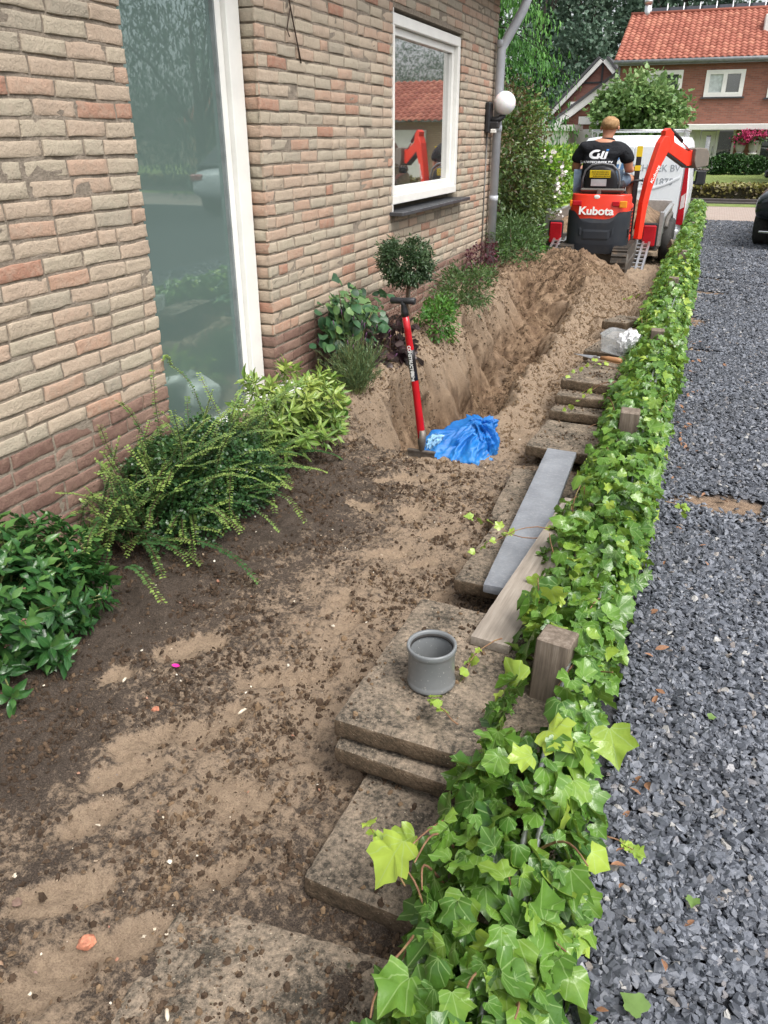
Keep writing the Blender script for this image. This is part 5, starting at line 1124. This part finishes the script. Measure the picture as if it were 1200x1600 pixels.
for s in (-1,1):
    m=MB();m.prism([(s*hw*.87,.5),(s*hw*.985,.48),(s*hw*.975,1.05),(s*hw*.93,1.62),(s*hw*.90,1.62),(s*hw*.885,1.1)],-.022,.09,'y');m.build('tail_lamp',M_redl,vn_,.006)
    m=MB();m.prism([(s*hw*.90,.74),(s*hw*.97,.78),(s*hw*.965,1.0),(s*hw*.90,.95)],-.026,-.02,'y');m.build('lamp_lens',simple('clear_lens',(.7,.6,.6),.2),vn_)
    m=MB();m.box((s*(hw+.12)-.1,3.05,.98),(s*(hw+.12)+.1,3.13,1.26),bev=.03);m.tube([(s*hw*.95,3.12,1.02),(s*(hw+.1),3.1,1.04)],.03,8);m.build('side_mirror',M_black,vn_)
    m=MB();m.prism([(s*hw*1.003,1.0),(s*hw*1.003,1.05)],0,1,'y') if False else m.box((s*hw*.975-.012,2.55,1.0),(s*hw*.975+.012,3.25,1.45),bev=.01);m.build('side_window',M_vglass,vn_)
    for y in (.85,3.75):
        m=MB();Mw=Matrix.Translation((s*(hw-.1),y,.33))@Matrix.Rotation(PI/2,4,'Y');m.lathe([(.2,-.1),(.31,-.105),(.33,-.07),(.335,0),(.33,.07),(.31,.105),(.2,.1)],28,Mw);t=m.build('tyre',M_rubber,vn_)
        m=MB();m.lathe([(.001,.06*s),(.12,.05*s),(.2,.1*s),(.2,-.1*s)],24,Mw);m.build('rim',M_alu,vn_)
m=MB()
for s in (-1,1): m.tube([(s*hw*.8,.1,VH+.1),(s*hw*.8,2.8,VH+.1)],.02,8)
for y in (.15,.9,1.7,2.5): m.tube([(-hw*.82,y,VH+.1),(hw*.82,y,VH+.1)],.02,8);m.box((-hw*.8,y-.02,VH),(-hw*.78,y+.02,VH+.1));m.box((hw*.78,y-.02,VH),(hw*.8,y+.02,VH+.1))
m.build('roof_rack',M_alu,vn_)
M_grey=simple('vinyl_grey',(.33,.36,.4),.4)
text('door_lettering','TECHNIEK BV',.15,M_grey,vn_,(.34,-.021,1.38),(PI/2,0,0),.001,.95,.001);text('door_lettering','06 15011875',.15,M_grey,vn_,(.3,-.021,1.17),(PI/2,0,0),.001,1,.001)
m=MB();flat_ring(m,-.32,1.42,.09,.16,60,330,22,.15);bar(m,-.3,-.25,1.29,1.44,.2);bar(m,-.22,-.16,1.29,1.5,.2);bar(m,-.13,-.07,1.29,1.48,.2)
for i,v_ in enumerate(m.v): m.v[i]=(v_[0],-.0215,v_[2])
m.build('door_emblem',simple('emblem_blue',(.1,.22,.45),.4),vn_)
# ================= black car and the white car beyond the frame
def car(name,label,loc,rz,paint,L=4.3,W=1.78,H=1.46,cat='car'):
    t=empty(name,loc,rz,label,cat);w2=W/2
    prof=[(-L/2,.5,.72,.9),(-L/2+.12,.35,.8,.97),(-L/2+.9,.28,.9,1),(-.55,.26,.95,1),(1.2,.26,.95,1),(L/2-.15,.3,.9,.97),(L/2,.45,.78,.9)]
    m=MB();secs=[]
    for y,z0,z1,k in prof:
        h=[(w2*k*.93,z0),(w2*k,z0+.12),(w2*k,z1-.12),(w2*k*.93,z1),(0,z1+.05)];full=h+[(-x,z) for x,z in h[::-1][1:]];secs.append([(x,y,z) for x,z in full])
    n=len(secs[0]);m.add([p for s in secs for p in s],[(i*n+k,i*n+(k+1)%n,(i+1)*n+(k+1)%n,(i+1)*n+k) for i in range(len(secs)-1) for k in range(n)]+[tuple(range(n))[::-1],tuple((len(secs)-1)*n+k for k in range(n))],None,True)
    o=m.build('body',paint,t);q=o.modifiers.new('s','SUBSURF');q.levels=q.render_levels=2;q2=None
    m=MB();cab=[(-1.05,.9,.93,.9),(-.35,H-.04,H-.12,.74),(.2,H,H-.1,.74),(1.0,H-.03,H-.12,.72),(1.75,.98,.96,.85)]
    V=[];
    for y,zt,_,k in cab: V+=[(-w2*k if zt>1.1 else -w2*.9,y,zt),(w2*k if zt>1.1 else w2*.9,y,zt),(-w2*.93,y,.88),(w2*.93,y,.88)]
    F=[]
    for i in range(4):
        a,b=4*i,4*i+4;F+=[(a,a+1,b+1,b),(a,b,b+2,a+2),(a+1,a+3,b+3,b+1)]
    m.add(V,F);m.build('windows',M_vglass,t,.05)
    m=MB();m.add([(-w2*.735,-.33,H-.035),(w2*.735,-.33,H-.035),(w2*.735,.2,H+.012),(-w2*.735,.2,H+.012),(w2*.715,1.0,H-.018),(-w2*.715,1.0,H-.018)],[(0,1,2,3),(3,2,4,5)]);m.build('roof',paint,t)
    for s in (-1,1):
        m=MB();m.ball((s*w2*.74,-L/2+.17,.66),.13,8,(1.2,.9,.75));m.build('headlight',simple('lamp_glass',(.6,.62,.65),.1,.05),t)
        m=MB();m.box((s*w2*.74-.16,L/2-.13,.68),(s*w2*.74+.16,L/2-.02,.82),bev=.03);m.build('tail_lamp',M_redl,t)
        for y in (-L/2+.8,L/2-.8):
            m=MB();Mw=Matrix.Translation((s*(w2-.1),y,.31))@Matrix.Rotation(PI/2,4,'Y');m.lathe([(.2,-.1),(.3,-.105),(.315,-.05),(.315,.05),(.3,.105),(.2,.1)],28,Mw);m.build('tyre',M_rubber,t)
            m=MB();m.lathe([(.001,.08*s),(.19,.09*s),(.2,-.1*s)],20,Mw);m.build('rim',M_alu,t)
        m=MB();m.box((s*(w2+.08)-.08,-.75,.92),(s*(w2+.08)+.08,-.65,1.04),bev=.03);m.build('side_mirror',paint,t)
    m=MB();m.box((-.5,-L/2-.02,.3),(.5,-L/2+.05,.34),bev=.008);m.box((-w2*.8,-L/2-.0,.24),(w2*.8,-L/2+.06,.27),bev=.008);m.box((-.38,-L/2-.035,.5),(.38,-L/2+.03,.66),bev=.02);m.build('grille',M_chrome,t)
    return t
M_bcar=simple('black_car_paint',(.012,.016,.018),.12,.1,3);M_wcar=simple('white_car_paint',(.75,.76,.77),.2,.03,3)
car('parked_car','black car at the right edge of the gravel, headlight facing the camera',(1.92,15.0,0),R(-14),M_bcar,4.2,1.76,1.45)
car('parked_car','white car parked on the gravel, seen mirrored in the tall teal pane',(4.95,17.3,0),R(180),M_wcar,4.2,1.76,1.5)
# ================= the red brick house across the street
def facade(name,ca,cb,row=.0625,bw=.22,mc=(.2,.16,.14)):
    g=G(name,.9,.2);b=g.n('TexBrick',{'Vector':g.n('Mapping',{'Vector':g.pos(),'Rotation':(PI/2,0,0)}).outputs[0],'Color1':(*ca,1),'Color2':(*cb,1),'Mortar':(*mc,1),'Scale':1,'Mortar Size':.006,'Brick Width':bw,'Row Height':row,'Bias':0})
    g.col(g.mix(g.math('MULTIPLY',g.noise(1.2,5),.35),b.outputs[0],tuple(x*.7 for x in ca)));return g.m
M_fac=facade('dark_red_brick',(.3,.125,.085),(.2,.085,.06))
g=G('orange_roof_tile',.7,.3);sp=g.n('SeparateColor',{'Color':g.attr('tl')});g.col(g.mix(g.math('MULTIPLY',g.noise(1.5,5),.3),g.ramp(sp.outputs[0],(0,(.27,.085,.055)),(.6,(.37,.125,.085)),(1,(.46,.19,.125))),(.26,.11,.08)));M_tile=g.m
def tiled(name,x0,x1,ye,ze,yr,zr,parent,tw=.235,th=.29,mat=None):
    """pantile roof: each tile a curved little sheet"""
    L=math.hypot(yr-ye,zr-ze);dy,dz=(yr-ye)/L,(zr-ze)/L;ny_,nx_=int(L/th),int((x1-x0)/tw)
    prof=[(0,.0),(.18,.03),(.36,.045),(.54,.03),(.72,.0),(.86,-.012),(1.02,0)]
    J,I=np.meshgrid(range(ny_),range(nx_),indexing='ij');J=J.ravel();I=I.ravel();V=[]
    for jj,lift in ((0,.035),(1.04,.0)):
        for u,h in prof:
            s=(J+jj)*(L/ny_);hh=h+lift;V.append(np.stack([x0+(I+u)*((x1-x0)/nx_),ye+s*dy-hh*dz,ze+s*dz+hh*dy],1))
    for u,h in prof:
        s=J*(L/ny_);hh=h+0.0;V.append(np.stack([x0+(I+u)*((x1-x0)/nx_),ye+s*dy-hh*dz,ze+s*dz+hh*dy],1))
    V=np.stack(V,1);n=len(prof);f=[(k,k+1,n+k+1,n+k) for k in range(n-1)]+[(k,2*n+k,2*n+k+1,k+1) for k in range(n-1)]
    F=(np.array(f)[None]+(np.arange(len(I))*3*n)[:,None,None]).reshape(-1,4);c=np.repeat(rng.random((len(I),3)),3*n,0)
    return mesh_np(name,V.reshape(-1,3),F,mat or M_tile,parent,True,{'tl':c})
HY=38.5;hx0=-4.42;hx1=5.6;ez=4.25;rz=6.45;ry=HY+4.2
H2=empty('red_roofed_house',((hx0+hx1)/2,HY,0),0,'dark red brick house with orange tiled roof and white entrance across the street','house')
W1=[(-1.42,1.0),( .62,1.42)] # filled from the picture below
def rect(px0,py0,px1,py1,Y=HY): a=P(px0,py0,Y);b=P(px1,py1,Y);return a.x,b.x,b.z,a.z
wins=[rect(1010,113,1062,150),rect(1106,112,1158,151),rect(1206,112,1262,152),rect(1300,112,1350,152)]
holes=[(a,b,c,d) for a,b,c,d in wins]
dz0=-.12;canopy=P(1100,205,HY).z;door=rect(1095,208,1122,278);sid=rect(1124,208,1138,278);rwin=rect(1188,208,1225,270);rwin2=rect(1260,215,1330,255)
holes+=[(door[0]-.9,sid[1],dz0,canopy),(rwin[0],rwin[1],dz0+.1,canopy),(rwin2[0],rwin2[1],.6,canopy)]
def wall_holes(m,x0,x1,z0,z1,y0,y1,hs):
    xs_=sorted({x0,x1,*[v for h in hs for v in h[:2]]});zs=sorted({z0,z1,*[v for h in hs for v in h[2:]]})
    for a,b in zip(xs_,xs_[1:]):
        run=None
        for c,d in list(zip(zs,zs[1:]))+[(None,None)]:
            inside=c is not None and any(h[0]<=a+1e-4 and b<=h[1]+1e-4 and h[2]<=c+1e-4 and d<=h[3]+1e-4 for h in hs)
            if c is None or inside:
                if run: m.box((a,y0,run[0]),(b,y1,run[1]));run=None
            else: run=(run[0],d) if run else (c,d)
m=MB();wall_holes(m,hx0,hx1,-.5,ez,HY,HY+.25,holes);m.box((hx0,HY+.26,-.5),(hx0+.25,ry+4.1,ez));m.box((hx1-.25,HY+.26,-.5),(hx1,ry+4.1,ez))
m.prism([(HY+.1,ez+.001),(ry+4,ez+.001),(ry,rz-.08)],hx0,hx0+.25,'x');m.prism([(HY+.1,ez+.001),(ry+4,ez+.001),(ry,rz-.08)],hx1-.25,hx1,'x');m.build('wall',M_fac,H2)
tiled('roof',hx0-.15,hx1+.15,HY-.3,ez+.1,ry,rz,H2)
m=MB();m.prism([(ry+4.4,ez),(ry+.05,rz-.03),(ry-.05,rz-.1),(ry+4.2,ez-.1)],hx0-.12,hx1+.12,'x');m.build('rear_roof_slope',M_tile,H2)
m=MB();m.tube([(hx0-.15,ry,rz+.03),(hx1+.15,ry,rz+.03)],.09,10);m.build('ridge',M_tile,H2)
m=MB();m.tube([(hx0-.15,HY-.36,ez+.04),(hx1+.15,HY-.36,ez+.04)],.075,10);m.box((hx0,HY-.3,ez-.08),(hx1,HY-.002,ez-.02));m.tube([(hx0+.08,HY-.1,-.3),(hx0+.08,HY-.1,ez)],.04,8);m.build('gutter',simple('grey_gutter',(.2,.21,.22),.5),H2)
M_cur=simple('pale_blind',(.5,.55,.54),.7)
M_hg=glassmat('house_glass',(.05,.06,.06),.15)
for i,(a,b,c,d) in enumerate(wins):
    f=empty('window',(0,0,0),parent=H2)
    m=MB();ring(m,a-.06,HY-.03,0,0,0,0,0) if False else None
    t=.13;yy0,yy1=HY-.04,HY+.1
    m.box((a-.03,yy0,c-.03),(a+t,yy1,d+.02));m.box((b-t,yy0,c-.03),(b+.03,yy1,d+.02));m.box((a+t,yy0,c-.03),(b-t,yy1,c+t));m.box((a+t,yy0,d-t),(b-t,yy1,d+.02));mid=(a+b)/2;m.box((mid-.08,yy0,c+t),(mid+.08,yy1,d-t));m.build('frame',M_white,f)
    m=MB();m.box((a-.12,HY-.1,c-.09),(b+.12,HY+.05,c-.035));m.build('sill',M_dark,f)
    m=MB();m.box((a+t,HY+.05,c+t),(b-t,HY+.06,d-t));m.build('pane',M_hg,f)
    m=MB();m.box((a+t,HY+.035,c+t),(mid-.08,HY+.045,d-t));m.build('blind',M_cur,f)
m=MB();m.box((door[0]-.9,HY+.02,dz0),(sid[1],HY+.1,canopy));
# white entrance
M_wh2=simple('white_entrance',(.66,.66,.63),.5,.04)
e_=MB();e_.box((door[0]-.9,HY+.06,dz0),(door[0],HY+.12,canopy));e_.box((door[0]+.02,HY+.05,dz0),(door[1]-.35,HY+.13,canopy-.02),bev=.02);e_.box((sid[0]-.1,HY+.02,dz0),(sid[0],HY+.14,canopy));e_.box((sid[1]-.1,HY+.02,dz0),(sid[1],HY+.14,canopy));e_.build('entrance_panels',M_wh2,H2)
m=MB();m.box((door[0]+.25,HY+.03,.25),(door[0]+.42,HY+.045,canopy-.2));m.box((door[1]-.33,HY+.04,dz0),(sid[0]-.1,HY+.06,canopy-.04));m.box((sid[0],HY+.04,dz0),(sid[1]-.1,HY+.06,canopy-.04));m.build('entrance_glass',M_hg,H2)
m=MB();m.tube([(door[1]-.42,HY-.03,.8),(door[1]-.42,HY-.03,1.15)],.02,6);m.build('door_handle',M_steel,H2)
for (a,b,c,d) in ((rwin[0],rwin[1],dz0+.1,canopy),(rwin2[0],rwin2[1],.6,canopy)):
    f=empty('window',(0,0,0),parent=H2);m=MB();m.box((a,HY-.02,c),(a+.12,HY+.1,d));m.box((b-.12,HY-.02,c),(b,HY+.1,d));m.box((a+.12,HY-.02,c),(b-.12,HY+.1,c+.12));m.box(((a+b)/2-.06,HY-.02,c+.12),((a+b)/2+.06,HY+.1,d));m.build('frame',M_white,f);m=MB();m.box((a+.12,HY+.05,c+.12),(b-.12,HY+.06,d));m.build('pane',M_hg,f)
m=MB();cb=P(1072,200,HY-.9);m.box((cb.x,HY-.9,canopy-.0),(hx1,HY-.002,canopy+.22),bev=.02);m.build('canopy',M_wh2,H2)
m=MB();a=P(1081,210,HY);m.box((a.x-.1,HY-.06,a.z-.25),(a.x+.1,HY-.0021,a.z-.03));m.build('house_number_plate',M_wh2,H2)
c=P(1013,14,ry);m=MB();m.tube([(c.x,ry,rz-.3),(c.x,ry,rz+.45)],.14,12);m.tube([(c.x,ry,rz+.4),(c.x,ry,rz+.62)],.18,12);m.build('flue_pipe',M_alu,H2)
a=P(1193,45,HY+2.5);b=P(1225,60,HY+2.5);m=MB();m.box((a.x,HY+1.9,a.z-.35),(a.x+1.1,HY+3.4,a.z+.42),bev=.03);m.build('dormer',M_wh2,H2)
world_parts(H2)
# solar panels
for i in range(8):
    a=P(1018+i*25.5,16-i*1.2,ry+1.2);sp_=empty('solar_panel',(a.x,ry+1.0,rz-.1),0,None,'solar panel','solar panels along the roof ridge');sp_['label']=['leftmost solar panel above the ridge, next to the flue pipe','second solar panel from the flue pipe','third solar panel from the flue pipe','fourth solar panel from the flue pipe','fifth solar panel from the flue pipe','sixth solar panel, above the white dormer','seventh solar panel from the flue pipe','rightmost solar panel on the far house'][i]
    m=MB();m.box((.03,0,-.02),(.82,.03,.62),Matrix.Rotation(R(-35),4,'X'));m.build('panel',simple('panel_dark',(.03,.03,.04),.2),sp_);m=MB();m.tube([(0,0,-.1),(0,.05,.62)],.03,6);m.tube([(0,.7,-.3),(.0,.32,.5)],.02,6);m.tube([(.0,.1,0),(.4,.1,.3)],.018,6);m.build('bracket',M_alu,sp_)
# planters with pink flowers, box balls
M_urn=simple('stone_urn',(.33,.32,.29),.8);L_pf=leafmat('pink_flower',(.3,.02,.08),(.5,.04,.14),(.65,.12,.25),0,.5)
for i,px in enumerate((1151,1171)):
    c=P(px,262,HY-.9);u=empty('flower_urn',(c.x,HY-.9,-.1),0,('left' if not i else 'right')+' stone urn of pink flowers on a white pedestal by the entrance','flower urn','urns by the entrance')
    m=MB();m.lathe([(.16,0),(.17,.06),(.1,.12),(.085,.9),(.15,.98),(.17,1.02),(0.01,1.03)],16);m.build('pedestal',M_wh2,u)
    m=MB();m.lathe([(.1,1.03),(.17,1.15),(.22,1.42),(.24,1.46),(.19,1.45)],16);m.build('urn',M_urn,u)
    bush('','','',(0,0,1.62),(.34,.34,.2),500,T_RND,.09,L_pf,20,.25,leafname='flowers',parent=u)
    bush('','','',(0,0,1.53),(.28,.28,.14),300,T_RND,.09,L_grn,20,.25,leafname='leaves',parent=u)
L_bx=leafmat('boxwood',(.012,.04,.01),(.035,.1,.02),(.08,.18,.035),0,.5,trans=0)
for i,(px,py,r) in enumerate([(1117,261,.3),(1139,264,.36),(1130,256,.3),(1152,256,.31),(1163,264,.37),(1177,260,.33),(1186,261,.3)]):
    Yb=35.5-(.9 if py>265 else 0)+.3*(i%2);c=P(px,py,Yb)
    bush('box_ball',['box ball at the far left end, below the white door','front left box ball on the lawn','box ball behind the two front left ones','box ball standing behind the middle of the row','front right box ball, biggest of the row','box ball below the right flower urn','box ball at the right end of the row'][i],'box ball',(c.x,Yb,c.z),(r,r,r*.95),1500,T_RND,.07,L_bx,160,.05,.93,.4,'clipped box balls on the lawn',zmin=c.z-r)
# low hedge by the street
L_hd=leafmat('copper_hedge',(.06,.04,.015),(.15,.13,.03),(.3,.3,.06),0,.5,trans=.1)
n=14000;x=-1.2+22*rng.random(n);y=23.2+.6*rng.random(n);z=.04+.38*rng.random(n)**.6+.03*vn(x*3,y,0,4)
hd=empty('low_hedge',(9,23.5,.1),0,'low trimmed green and copper hedge between the street and lawn','hedge')
leaves('foliage',np.stack([x,y,z],1),rng.normal(0,1,(n,3)),rng.normal(0,.6,(n,3))+[0,-.4,.7],.06+.05*rng.random(n),T_RND,L_hd,hd,np.clip((z-.05)*1.5+.2*rng.normal(0,1,n),0,1))
m=MB();m.box((-1.1,23.3,.0),(20.7,23.7,.34));m.build('inner_twigs',simple('hedge_inside',(.03,.025,.012),.9),hd);world_parts(hd)
# ================= gabled house further back
GY=48.;H3=empty('gabled_brick_house',(-6.5,GY,0),0,'red brick house with steep dark gable and white bargeboards behind the hedge','house')
ap=P(943,100,GY);bl_=P(862,182,GY);br_=P(962,135,GY)
m=MB();w_=ap.x-bl_.x;m.prism([(bl_.x,-.5),(ap.x+w_,-.5),(ap.x+w_,bl_.z),(ap.x,ap.z),(bl_.x,bl_.z)],GY,GY+8,'y');m.build('gable_wall',facade('old_red_brick',(.24,.1,.075),(.17,.07,.055)),H3)
def barge(m,a,b,t,y0,y1,off=0):
    d=Vector((b[0]-a[0],b[1]-a[1])).normalized();n_=Vector((-d.y,d.x));n_=n_ if n_.y>0 else -n_
    q=[(a[0]+n_.x*off,a[1]+n_.y*off),(b[0]+n_.x*off,b[1]+n_.y*off),(b[0]+n_.x*(off+t),b[1]+n_.y*(off+t)),(a[0]+n_.x*(off+t),a[1]+n_.y*(off+t))];m.prism(q,y0,y1,'y')
m=MB();barge(m,(bl_.x-.4,bl_.z-.45),(ap.x,ap.z+.05),.2,GY-.3,GY-.1);barge(m,(ap.x+w_+.4,bl_.z-.45),(ap.x,ap.z+.05),.2,GY-.3,GY-.1);m.build('bargeboard',M_wh2,H3)
m=MB();barge(m,(bl_.x-.5,bl_.z-.55),(ap.x,ap.z+.08),.12,GY-.35,GY+8,.21);barge(m,(ap.x+w_+.5,bl_.z-.55),(ap.x,ap.z+.08),.12,GY-.35,GY+8,.21);m.build('roof',simple('dark_roof',(.07,.07,.075),.7),H3)
a=P(889,160,GY);b=P(913,182,GY);f=empty('window',(0,0,0),parent=H3);m=MB();m.box((a.x,GY-.05,b.z),(b.x,GY-.001,a.z));m.build('frame',M_white,f)
m=MB();mx_=(a.x+b.x)/2;m.box((a.x+.12,GY-.07,b.z+.12),(mx_-.06,GY-.052,a.z-.12));m.box((mx_+.06,GY-.07,b.z+.12),(b.x-.12,GY-.052,a.z-.12));m.build('pane',M_hg,f)
m=MB();a=P(928,130,GY);m.box((ap.x-1.1,GY-.04,a.z-.04),(ap.x+1.1,GY-.002,a.z+.04));m.box((ap.x-.05,GY-.04,a.z-.3),(ap.x+.05,GY-.002,ap.z));m.build('wall_tie',M_black,H3)
world_parts(H3)
Gy=44.;H4=empty('garage_wing',(-5.5,Gy,0),0,'low brick garage wing with sloping white bargeboard and white doors behind the driver','garage')
a=P(884,190,Gy);b=P(968,128,Gy);m=MB();m.prism([(a.x,-.5),(b.x+1,-.5),(b.x+1,b.z+.5),(b.x,b.z),(a.x,a.z)],Gy,Gy+3.8,'y');m.build('wall',facade('garage_brick',(.3,.125,.085),(.2,.085,.06)),H4)
m=MB();barge(m,(a.x-.5,a.z-.35),(b.x+1.2,b.z+.85),.3,Gy-.3,Gy-.1);c=P(905,183,Gy);m.box((c.x,Gy-.1,c.z-.35),(c.x+2.6,Gy-.002,c.z+.0));m.build('bargeboard',M_wh2,H4)
m=MB();barge(m,(a.x-.55,a.z-.4),(b.x+1.2,b.z+.85),.12,Gy-.35,Gy+3.9,.31);m.build('roof',simple('dark_roof2',(.07,.07,.075),.7),H4)
a=P(891,203,Gy);m=MB();m.box((a.x,Gy-.08,-.3),(a.x+1.35,Gy-.002,a.z));m.box((a.x+1.4,Gy-.08,-.3),(a.x+2.3,Gy-.002,a.z));m.build('garage_door',M_wh2,H4)
m=MB();m.box((a.x+1.5,Gy-.1,.9),(a.x+2.2,Gy-.082,a.z-.15));m.build('pane',M_hg,H4)
a=P(848,196,Gy-3);b=P(897,205,Gy-3);m=MB();m.box((a.x-2,Gy-3.2,b.z),(b.x,Gy-.31,a.z));m.box((a.x-2,Gy-3,-.4),(b.x-.25,Gy-.32,b.z-.002));m.build('flat_roof_annex',M_wh2,H4)
world_parts(H4)
# ================= trees
M_bark=simple('tree_bark',(.045,.038,.03),.9,.3,12,.02)
def tree(name,label,cat,base,trunk,crown,rad,n,size,mat,tmpl=T_RND,clumps=120,spread=.1,shell=.45,group=None,r0=.2,limbs=14,drop=0,up=.4):
    t=empty(name,base,0,label,cat,group);c=Vector(crown)-Vector(base)
    bush('','','',tuple(c),rad,n,tmpl,size,mat,clumps,spread,shell,up,leafname='crown',parent=t,drop=drop)
    m=MB();m.tube([(0,0,-.3),(0,0,trunk*.5),(c.x*.3,c.y*.3,trunk),(c.x,c.y,c.z+rad[2]*.3)],[r0,r0*.8,r0*.65,r0*.15],10)
    for i in range(limbs):
        u=unit(1)[0];e=c+Vector((u[0]*rad[0],u[1]*rad[1],u[2]*rad[2]))*.8;s=Vector((0,0,trunk*random.uniform(.8,1.1)));m.tube([s,s.lerp(e,.5)+Vector((0,0,rad[2]*.12)),e],[r0*.4,r0*.22,r0*.06],6)
    m.build('trunk',M_bark,t);return t
L_plane=leafmat('plane_leaf',(.05,.12,.03),(.15,.27,.08),(.38,.48,.2),0,.45)
c=P(1003,170,27.5);tree('round_tree','round crowned young tree behind the white van, before the brick house','tree',(c.x,27.5,-.2),1.6,(c.x,27.5,c.z-.1),(1.22,1.1,.92),5200,.15,L_plane,T_IVY[2:],110,.13,.4,r0=.09,limbs=16)
L_bee=leafmat('beech_leaf',(.03,.06,.038),(.075,.14,.09),(.2,.28,.2),0,.5)
for i,(px,py,Y,rx,rz_,lab) in enumerate([(905,35,62,5.0,7.5,'tall dark broadleaf tree behind the gabled house'),(985,20,66,5.5,7,'tall dark tree rising behind the left end of the orange roof'),(840,60,58,4.5,7,'tall dark tree partly behind the hanging conifer'),(1075,-18,64,6,5,'dark tree top showing above the solar panels'),(950,60,72,7,8,'dark tree mass filling the gap between gable and orange roof')]):
    c=P(px,py,Y);tree('broadleaf_tree',lab,'tree',(c.x,Y,-.5),5,(c.x,Y,c.z),(rx,2.5,rz_),5600,.3,L_bee,T_RND,150,.06,.15,'dark trees behind the houses',.4,12)
L_con=leafmat('conifer_spray',(.02,.075,.018),(.05,.17,.03),(.14,.34,.06),0,.5,trans=.2)
# conifer with hanging sprays
cx_,cy_=-3.9,13.5;cn=empty('weeping_conifer',(cx_,cy_,-.2),0,'green conifer with hanging sprays above the corner of the house','conifer')
pts=[];drs=[];nrs=[];sz=[];tn=[];m=MB();m.tube([(0,0,-.2),(0,0,3),(0,0,8.5)],[.2,.16,.03],10)
for i in range(230):
    z=random.uniform(1.7,8.2);az=random.uniform(0,2*PI);r=(1.0-(z-1.5)/8.5)*random.uniform(1.2,2.1);e=Vector((math.cos(az)*r,math.sin(az)*r,z-.3*r));b=Vector((0,0,z+.1));md=b.lerp(e,.5)+Vector((0,0,.12));m.tube([b,md,e],[.014,.008,.003],5,False);to=random.random()
    for k in range(230):
        t=random.random()**.6;q=b.lerp(e,t)+Vector((random.gauss(0,.12),random.gauss(0,.12),-abs(random.gauss(0,.22))-.02+.12*math.sin(t*PI)));pts.append(q);drs.append(Vector((math.cos(az)*.3,math.sin(az)*.3,-1))+Vector(unit(1)[0])*.3);nrs.append(Vector((math.cos(az),math.sin(az),.5))+Vector(unit(1)[0])*.4);sz.append(random.uniform(.05,.11));tn.append(min(1,.15+.35*to+.3*random.random()+.25*t))
leaves('foliage',pts,drs,nrs,np.array(sz),T_LAN,L_con,cn,np.array(tn));m.build('trunk',M_bark,cn)
# shrubs at the house corner
L_mix=leafmat('rhododendron_leaf',(.018,.045,.012),(.07,.125,.03),(.27,.33,.08),0,.4)
L_ros=leafmat('reddish_leaf',(.05,.03,.015),(.12,.09,.03),(.25,.18,.08),0,.45)
L_hedge=leafmat('laurel_leaf',(.06,.16,.015),(.16,.33,.03),(.36,.5,.07),0,.3)
t=bush('tall_corner_shrub','tall dense dark green shrub with brownish tips at the house corner','shrub',(-2.58,10.4,.95),(.55,.9,1.1),11000,T_ELL,.062,L_mix,120,.12,.55,zmin=-.05,stem=M_wood,stems=10)
bush('','','',(.05,-.1,1.55),(.55,.8,.62),2600,T_ELL,.05,L_ros,50,.14,leafname='brown_tips',parent=t)
bush('climbing_rose_shrub','sprawling bush with small white roses right of the tall corner shrub','rose bush',(-2.5,11.9,.7),(.45,.7,.8),5200,T_ELL,.055,L_mix,70,.14,zmin=-.15,stem=M_wood,stems=8)
L_wr=leafmat('white_rose',(.6,.55,.5),(.7,.66,.62),(.8,.75,.72),0,.5,trans=.1)
t=[o for o in bpy.data.objects if o.name=='climbing_rose_shrub'][0];bush('','','',(.15,-.2,.95),(.5,.8,.75),260,T_RND,.05,L_wr,26,.05,.9,leafname='blossoms',parent=t)
n=22000;y=12.3+6.4*rng.random(n);x=-3.1+.95*rng.random(n);z=-.2+1.5*rng.random(n)**.5+.06*vn(x*3,y*2,0,7)
hg=empty('laurel_hedge',(-2.8,14,-.2),0,'bright green laurel hedge left of the digger and van','hedge')
leaves('foliage',np.stack([x,y,z],1),rng.normal(0,1,(n,3))+[.3,-.2,.3],rng.normal(0,.6,(n,3))+[.4,-.3,.9],.07+.06*rng.random(n),T_ELL,L_hedge,hg);m=MB();m.box((-3.0,12.5,-.3),(-2.35,18.5,1.1));m.build('inner_branches',simple('hedge_dark',(.02,.035,.01),.9),hg);world_parts(hg)
# ================= across the drive, seen mirrored in the panes
H5=empty('bungalow',(9,29,0),0,'low house with red tiled roof and white garage door, mirrored in the casement','house')
m=MB();m.box((2.6,29,-.4),(15,35,2.0));m.build('wall',facade('tan_brick',(.4,.3,.2),(.34,.24,.16)),H5)
tiled('roof',2.3,15.3,28.6,2.03,32,3.42,H5);m=MB();m.box((5.2,28.9,-.3),(8.4,28.998,1.75));m.build('garage_door',M_wh2,H5);world_parts(H5)
for i,(x,y,r,lab) in enumerate([(6.5,44,4.,'dark tree behind the low red roofed house'),(11.5,45,4.,'second dark tree behind the low red roofed house'),(8.8,14,3.2,'big dark tree across the drive, mirrored in the tall pane'),(9.5,21.5,3.2,'dark tree further along the drive, mirrored in the tall pane'),(9.5,7.5,3.,'drooping tree opposite the house wall, mirrored in the pane')]):
    tree('broadleaf_tree',lab,'tree',(x,y,-.2),2,(x,y,3.4),(r,r,3.5),9000,.17,L_bee,T_LAN,80,.13,.3,'trees across the drive',.2,8,1.5)
